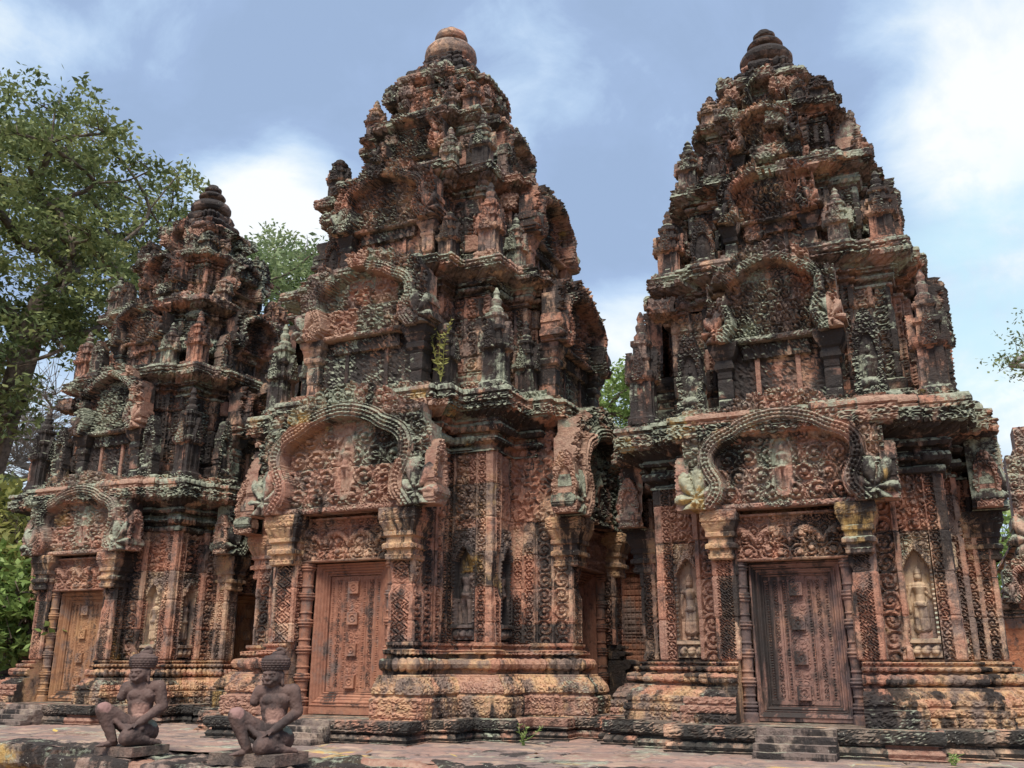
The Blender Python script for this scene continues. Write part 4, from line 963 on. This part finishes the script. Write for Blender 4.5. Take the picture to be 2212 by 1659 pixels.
    Pn = co_.astype(float)+var*5; am = np.where(co_[:, 2] > .56, .35, 1.)
    chip = sstep(vn(Pn, 14, 4)+.5*vn(Pn, 33, 5), .75, 1.0)
    co_ = co_+no_.reshape(-1, 3)*(am*(.0035*vn(Pn, 22, 1)+.0022*vn(Pn, 60, 2)-.006*chip))[:, None]
    fm_.vertices.foreach_set('co', co_.astype(np.float32).ravel()); fm_.update()
    link('figure', fm_, o, (0, 0, .09))
    # curled cap of hair with a looped topknot
    g = G(); a = np.arange(64)/64*2*math.pi; v = np.linspace(0, 1, 40); rr = []; zz = []
    for t in v:
        if t < .55: rr.append(.108+.018*math.sin(t/.55*math.pi*.6)); zz.append(.740+.082*t/.55)
        else: q_ = (t-.55)/.45*math.pi/2; rr.append(.1252*math.cos(q_)); zz.append(.822+.062*math.sin(q_))
    rr = np.array(rr); zz = np.array(zz); A, V_ = np.meshgrid(a, v, indexing='ij')
    bump = .013*np.abs(np.sin(A*11+math.pi/2*(np.floor(V_*7) % 2)))**.7*np.abs(np.sin(V_*math.pi*7))**.7
    Rg = np.maximum(rr[None]+bump, .0001); hx, hy = .012, .0
    P = np.stack([np.cos(A)*Rg*1.04+hx, np.sin(A)*Rg+hy, zz[None]+0*A+.006*bump/.013*(V_ > .62)], -1)
    g.add(P, gridquads(64, 40, True))
    th = np.linspace(0, 2*math.pi, 20)                                   # loop of the topknot
    P, Q = tube(np.stack([.045+.034*np.cos(th), -.005+0*th, .912+.028*np.sin(th)], 1), np.full(20, .017), 10); g.add(P, Q)
    P, Q = cap3((.0, .0, .885), (.06, .0, .892), .032, .036); g.add(P, Q)
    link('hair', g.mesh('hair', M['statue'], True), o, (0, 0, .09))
    w, d, h, ox, oy = slab
    sb = rblock((ox, oy, h/2), (w, d, h), 61+var, .25, .02, rnd=.08); link('base_slab', sb.mesh('base_slab', M['slab']), o, (0, 0, 0), -rz)
    return o
statue((-.52, -5.35, 0.0), R(45), 'grey stone kneeling guardian on a thin square slab, nearer the left edge', (.50, .50, .09, 0, 0), 0)
statue((1.19, -5.38, -.015), R(38), 'grey stone kneeling guardian with pale patch across its belly, right of the other', (.76, .50, .105, -.10, 0), 1)
# ---------------------------------------------------------------- trees
def tree(name, base, centers, label, cat, lm, bm, seed, leaves=90, lsize=.2, crad=1.1, trunk=.5, group=None, zfork=None, taper=.55, up=.35, loc_tr=None):
    """centres are foliage clumps; limbs grow to them from the trunk"""
    rs = np.random.RandomState(seed); base = np.array(base, float); o = thing(name, tuple(base), label, cat, group)
    cen = np.array(centers, float)-base
    zf = zfork if zfork else cen[:, 2].min()
    tr_ = [np.array([.25*math.sin(t*3)*trunk+(loc_tr[0]*t if loc_tr else 0), .2*math.cos(t*4)*trunk, zf*t]) for t in np.linspace(0, 1, 8)]
    nodes = list(tr_); par = [-1]+list(range(7)); order = np.argsort(np.linalg.norm(cen-nodes[-1], axis=1))
    tips = []
    for ci in order:
        c = cen[ci]; N_ = np.array(nodes); d = np.linalg.norm(N_-c, axis=1)+.35*np.maximum(N_[:, 2]-c[2], 0)+np.where(np.arange(len(N_)) < 5, 50, 0)
        j = int(d.argmin()); a = N_[j]; L = np.linalg.norm(c-a); k = max(1, int(L/.9)); pj = j
        for t in range(1, k+1):
            f = t/k; pt = a+(c-a)*f; pt[2] += -up*L*.25*math.sin(f*math.pi)*.6; pt += rs.normal(0, .06*min(L, 2.5), 3)*math.sin(f*math.pi*.9)
            nodes.append(pt); par.append(pj); pj = len(nodes)-1
        tips.append(pj)
    n_ = len(nodes); wgt = np.zeros(n_)
    for t in tips:
        j = t
        while j >= 0: wgt[j] += 1; j = par[j]
    rad = trunk*(np.maximum(wgt, .6)/max(wgt))**taper; rad = np.maximum(rad, .018)
    g = G(); ch = [[] for _ in range(n_)]
    for i, p_ in enumerate(par):
        if p_ >= 0: ch[p_].append(i)
    def chain(start, prev):
        pts = [nodes[prev]] if prev is not None else []; rd = [min(rad[prev], rad[start]*1.25)] if prev is not None else []
        j = start; rest = []
        while True:
            pts.append(nodes[j]); rd.append(rad[j]); c = sorted(ch[j], key=lambda q_: -wgt[q_])
            if not c: break
            rest += [(x, j) for x in c[1:]]; j = c[0]
        if len(pts) > 1:
            # smooth
            P0 = np.array(pts); r0 = np.array(rd); t = np.linspace(0, len(P0)-1, (len(P0)-1)*3+1); i0 = np.minimum(t.astype(int), len(P0)-2); f = t-i0
            Pp = np.vstack([2*P0[0]-P0[1], P0, 2*P0[-1]-P0[-2]]); a, b, c_, d = Pp[i0], Pp[i0+1], Pp[i0+2], Pp[i0+3]; f_ = f[:, None]
            S = .5*((2*b)+(c_-a)*f_+(2*a-5*b+4*c_-d)*f_**2+(3*b-a-3*c_+d)*f_**3)
            P, Q = tube(S, np.interp(t, range(len(r0)), r0), 7); g.add(P, Q)
        return rest
    st_ = [(0, None)]
    while st_:
        a, b = st_.pop(); st_ += chain(a, b)
    # twigs at the tips
    for ti in tips:
        for q_ in range(3 if leaves else 14):
            a = np.array(nodes[ti]); d = rs.normal(0, 1, 3); d[2] = abs(d[2])*.7; d /= np.linalg.norm(d); L = crad*rs.uniform(.4, 1)
            m_ = a+d*L*.5+rs.normal(0, .08, 3); P, Q = tube([a, m_, a+d*L+rs.normal(0, .1, 3)], [.018, .013, .006], 4); g.add(P, Q)
    link('trunk', g.mesh('trunk', bm), o)
    if leaves:
        n2 = len(cen)*leaves; ci = np.repeat(np.arange(len(cen)), leaves)
        # sub clumps so that the edge is ragged
        sub = rs.normal(0, .55, (len(cen), 7, 3))*crad*np.array([1, 1, .62]); si = rs.randint(0, 7, n2)
        c = cen[ci]+sub[ci, si]+rs.normal(0, .26, (n2, 3))*crad*np.array([1, 1, .6])
        nrm = rs.normal(0, 1, (n2, 3)); nrm[:, 2] = np.abs(nrm[:, 2])+.5; nrm /= np.linalg.norm(nrm, axis=1)[:, None]
        t = np.cross(nrm, rs.normal(0, 1, (n2, 3))); t /= np.linalg.norm(t, axis=1)[:, None]; bt = np.cross(nrm, t)
        s = lsize*rs.uniform(.6, 1.25, n2)[:, None]
        V = np.stack([c-t*s, c-bt*s*.45-t*s*.1, c+t*s, c+bt*s*.45-t*s*.1], 1).reshape(-1, 3); i4 = np.arange(n2)*4
        Q = np.stack([i4, i4+1, i4+2, i4+3], 1)
        val = np.clip(rs.normal(.45, .16, n2)+rs.normal(0, .14, len(cen))[ci]+.03*(c[:, 2]-cen[:, 2].mean())/2, 0, 1)
        gg = G().add(V, Q, np.repeat(val, 4)); link('crown', gg.mesh('crown', lm, smooth=False), o)
    return o
def ray_pt(px, py, dist):
    d = rdir(px, py); h = math.hypot(d.x, d.y); return np.array(CAM)+np.array(d)*(dist/h)
def cloud_pts(poly, n, d0, d1, seed, jit=1.0):
    """clump centres filling the outline poly (photo pixels) between two distances"""
    rs = np.random.RandomState(seed); out = []; P = np.array(poly, float); lo, hi = P.min(0), P.max(0)
    while len(out) < n:
        p_ = rs.uniform(lo, hi); c = False; j = len(P)-1
        for i in range(len(P)):
            if (P[i, 1] > p_[1]) != (P[j, 1] > p_[1]) and p_[0] < (P[j, 0]-P[i, 0])*(p_[1]-P[i, 1])/(P[j, 1]-P[i, 1])+P[i, 0]: c = not c
            j = i
        if c: out.append(ray_pt(p_[0], p_[1], rs.uniform(d0, d1)))
    return out
GT = 'trees behind the temple'
cs = cloud_pts([(-420, 330), (-150, 200), (20, 190), (110, 235), (230, 262), (330, 320), (395, 365), (385, 455), (400, 520), (340, 640), (230, 740), (60, 780), (-60, 840), (-420, 900)], 270, 25, 36, 1)
cs += cloud_pts([(-60, 870), (20, 860), (90, 875), (50, 910), (-60, 920)], 6, 25, 29, 12)
tree('broadleaf_tree', ray_pt(-170, 1420, 30)*[1, 1, 0]+[0, 0, -.95], cs, 'huge spreading broadleaf tree with dark limbs filling the upper left', 'tree', M['leaf1'], M['bark'], 3, leaves=225, lsize=.112, crad=.85, trunk=.36, group=GT, zfork=12, taper=.47, loc_tr=(2.6,))
cs = cloud_pts([(505, 560), (610, 530), (705, 560), (760, 600), (780, 900), (640, 960), (545, 900), (520, 700)], 80, 33, 42, 2)
tree('round_crowned_tree', ray_pt(650, 1420, 38)*[1, 1, 0]+[0, 0, -.95], cs, 'pale green leafy tree in the gap between the left and middle towers', 'tree', M['leaf2'], M['bark'], 4, leaves=260, lsize=.14, crad=1.15, trunk=.4, group=GT, zfork=8)
cs = cloud_pts([(1300, 850), (1360, 790), (1400, 750), (1480, 740), (1520, 900), (1450, 1000), (1290, 960)], 55, 30, 38, 5)
tree('light_green_tree', ray_pt(1400, 1420, 34)*[1, 1, 0]+[0, 0, -.95], cs, 'light green tree glimpsed between the middle and right towers', 'tree', M['leaf3'], M['bark'], 5, leaves=220, lsize=.12, crad=.9, trunk=.35, group=GT, zfork=6)
cs = cloud_pts([(2165, 785), (2195, 735), (2260, 700), (2420, 640), (2450, 820), (2300, 830), (2230, 820)], 46, 38, 44, 6)
tree('distant_tree', ray_pt(2420, 1420, 42)*[1, 1, 0]+[0, 0, -.95], cs, 'greyish tree whose outer twigs reach in from the right edge', 'tree', M['leaf1'], M['palebark'], 6, leaves=90, lsize=.10, crad=.9, trunk=.35, group=GT, zfork=9)
cs = cloud_pts([(-60, 1110), (20, 1060), (60, 1130), (75, 1230), (60, 1290), (-80, 1290)], 34, 20, 23, 7)
tree('yellowing_tree', ray_pt(0, 1420, 21.5)*[1, 1, 0]+[0, 0, -.95], cs, 'yellowish green tree rising behind the low wall at the left edge', 'tree', M['leaf4'], M['bark'], 7, leaves=130, lsize=.11, crad=.62, trunk=.14, group=GT, zfork=3)
cs = cloud_pts([(-60, 1240), (30, 1215), (70, 1260), (70, 1420), (-80, 1430)], 36, 18, 20, 8)
tree('leafy_shrub', ray_pt(10, 1420, 19)*[1, 1, 0]+[0, 0, -.95], cs, 'bright green leafy shrub at the left edge beside the far tower', 'shrub', M['leaf3'], M['bark'], 8, leaves=120, lsize=.10, crad=.5, trunk=.08, zfork=1.2)
cs = cloud_pts([(-50, 900), (40, 860), (120, 850), (140, 900), (125, 1010), (20, 1060), (-50, 1050)], 60, 38, 42, 9)
tree('bare_tree', ray_pt(95, 1420, 40)*[1, 1, 0]+[0, 0, -.95], cs, 'leafless pale tree with fine twigs behind the left tower', 'tree', None, M['palebark'], 9, leaves=0, crad=2.4, trunk=.2, group=GT, zfork=7, taper=.5)
cs = cloud_pts([(-60, 1060), (50, 1075), (60, 1150), (-60, 1160)], 24, 36, 40, 10)
tree('dark_green_tree', ray_pt(-20, 1420, 38)*[1, 1, 0]+[0, 0, -.95], cs, 'dark green tree low at the left edge below the bare tree', 'tree', M['leaf1'], M['bark'], 10, leaves=120, lsize=.2, crad=1.1, trunk=.2, group=GT, zfork=6)
# a tree low behind the gap beside the right-hand building
cs = cloud_pts([(2120, 1180), (2190, 1150), (2230, 1250), (2200, 1400), (2110, 1400)], 26, 36, 42, 11)
tree('low_green_tree', ray_pt(2150, 1420, 40)*[1, 1, 0]+[0, 0, -.95], cs, 'green tree seen through the small gap left of the gabled building', 'tree', M['leaf3'], M['bark'], 11, leaves=120, lsize=.2, crad=1.1, trunk=.2, group=GT, zfork=2)
# far woodland that closes the horizon
rs = np.random.RandomState(5); n2 = 60000; an = rs.uniform(-2.2, 1.6, n2); D = rs.uniform(62, 80, n2); hh = 3.6+1.4*np.sin(an*9)+.8*np.sin(an*23)
c = np.stack([D*np.sin(an), D*np.cos(an), -1+rs.uniform(0, 1, n2)**.7*hh], 1); nr = rs.normal(0, 1, (n2, 3)); nr /= np.linalg.norm(nr, axis=1)[:, None]
t = np.cross(nr, rs.normal(0, 1, (n2, 3))); t /= np.linalg.norm(t, axis=1)[:, None]; bt = np.cross(nr, t); s = .45
V = np.stack([c-t*s, c-bt*s*.6, c+t*s, c+bt*s*.6], 1).reshape(-1, 3); i4 = np.arange(n2)*4
tag(link('woodland', G().add(V, np.stack([i4, i4+1, i4+2, i4+3], 1), np.repeat(rs.uniform(.1, .7, n2), 4)).mesh('woodland', M['leaf1'], False)), 'far green woodland along the horizon', 'woodland', kind='stuff')
# ---------------------------------------------------------------- weeds and fallen leaves
def weed(loc, h, nst, seed, label, lm, spread=.3, ls=.03):
    rs = np.random.RandomState(seed); o = thing('weed_plant', loc, label, 'plant'); g = G(); L_ = G()
    for i in range(nst):
        d = rs.normal(0, spread, 2); hh = h*rs.uniform(.55, 1) if i else h; t = np.linspace(0, 1, 9)
        P0 = np.stack([d[0]*hh*t**1.5+.02*np.sin(t*7+i), d[1]*hh*t**1.5, hh*t], 1); P, Q = tube(P0, .006*(1-.6*t), 5); g.add(P, Q)
        for q_ in range(int(26*hh/.6)+4):
            f = rs.uniform(.15, 1); a = np.array([np.interp(f, t, P0[:, k]) for k in range(3)]); dd = rs.normal(0, 1, 3); dd[2] = abs(dd[2])*.6; dd /= np.linalg.norm(dd); s = ls*rs.uniform(.6, 1.4)
            b_ = np.cross(dd, rs.normal(0, 1, 3)); b_ /= np.linalg.norm(b_); L_.add([a, a+dd*s-b_*s*.35, a+dd*s*2.2, a+dd*s+b_*s*.35], [[0, 1, 2, 3]], rs.uniform(.3, 1))
    link('stem', g.mesh('stem', lm), o); link('leaf', L_.mesh('leaf', lm, False), o); return o
weed((1.20, -2.28, 4.5), .95, 3, 1, 'tall pale flowering weed growing on the middle tower above its cornice', M['leaf4'], .12, .035)
weed((2.62, -2.72, .0), .22, 5, 2, 'small green weed at the foot of the middle tower plinth corner', M['leaf3'], .5, .022)
weed((7.0, -2.9, .0), .10, 5, 3, 'tiny green weed at the foot of the right tower plinth', M['leaf3'], .5, .02)
M['straw'] = simple('dry_straw', (.5, .38, .2), .9, .3, 9)
g = G(); rs = np.random.RandomState(8)
for i in range(90):
    a = rs.uniform(0, 6.28); L = rs.uniform(.08, .3); p0 = rs.normal(0, .07, 2); P, Q = tube([(p0[0], p0[1], .01), (p0[0]+.5*L*math.cos(a), p0[1]+.5*L*math.sin(a), rs.uniform(.02, .08)), (p0[0]+L*math.cos(a), p0[1]+L*math.sin(a), .012)], [.003, .003, .002], 4); g.add(P, Q)
tag(link('straw_heap', g.mesh('straw_heap', M['straw']), None, (-.05, -3.42, 0)), 'scattered dry straw on the paving beside the middle tower steps', 'straw')
LM = [simple('red_leaf', (.5, .12, .05)), simple('yellow_leaf', (.6, .42, .12)), simple('brown_leaf', (.25, .13, .07))]
spots = [((476, 1578), 0, .13, 'red fallen leaf on the paving behind the right statue'), ((425, 1576), 2, .07, None), ((520, 1592), 1, .09, None), ((600, 1622), 1, .06, None), ((800, 1625), 2, .06, None), ((980, 1632), 1, .05, None), ((1160, 1628), 2, .07, None), ((700, 1612), 1, .06, None), ((120, 1580), 1, .09, None), ((60, 1588), 2, .06, None), ((1400, 1650), 2, .06, None), ((400, 1560), 1, .06, None), ((1010, 1612), 1, .06, None)]
for i, ((px, py), k, s, lab) in enumerate(spots):
    d = rdir(px, py); t_ = (.02-CAM.z)/d.z; p_ = CAM+d*t_; a = i*1.9
    V = [(-s, 0, 0), (-.3*s, -.4*s, .012), (.9*s, 0, .03), (-.3*s, .4*s, .012)]
    g = G().add(V, [[0, 1, 2, 3]]); me = g.mesh('fallen_leaf', LM[k], False)
    o = link('fallen_leaf', me, None, (p_.x, p_.y, .008), a)
    tag(o, lab or 'small dry leaf lying on the terrace paving', 'leaf', 'fallen leaves on the paving')
bpy.context.view_layer.update()
print('objects', len(bpy.data.objects), 'quads', sum(len(m.polygons) for m in bpy.data.meshes))
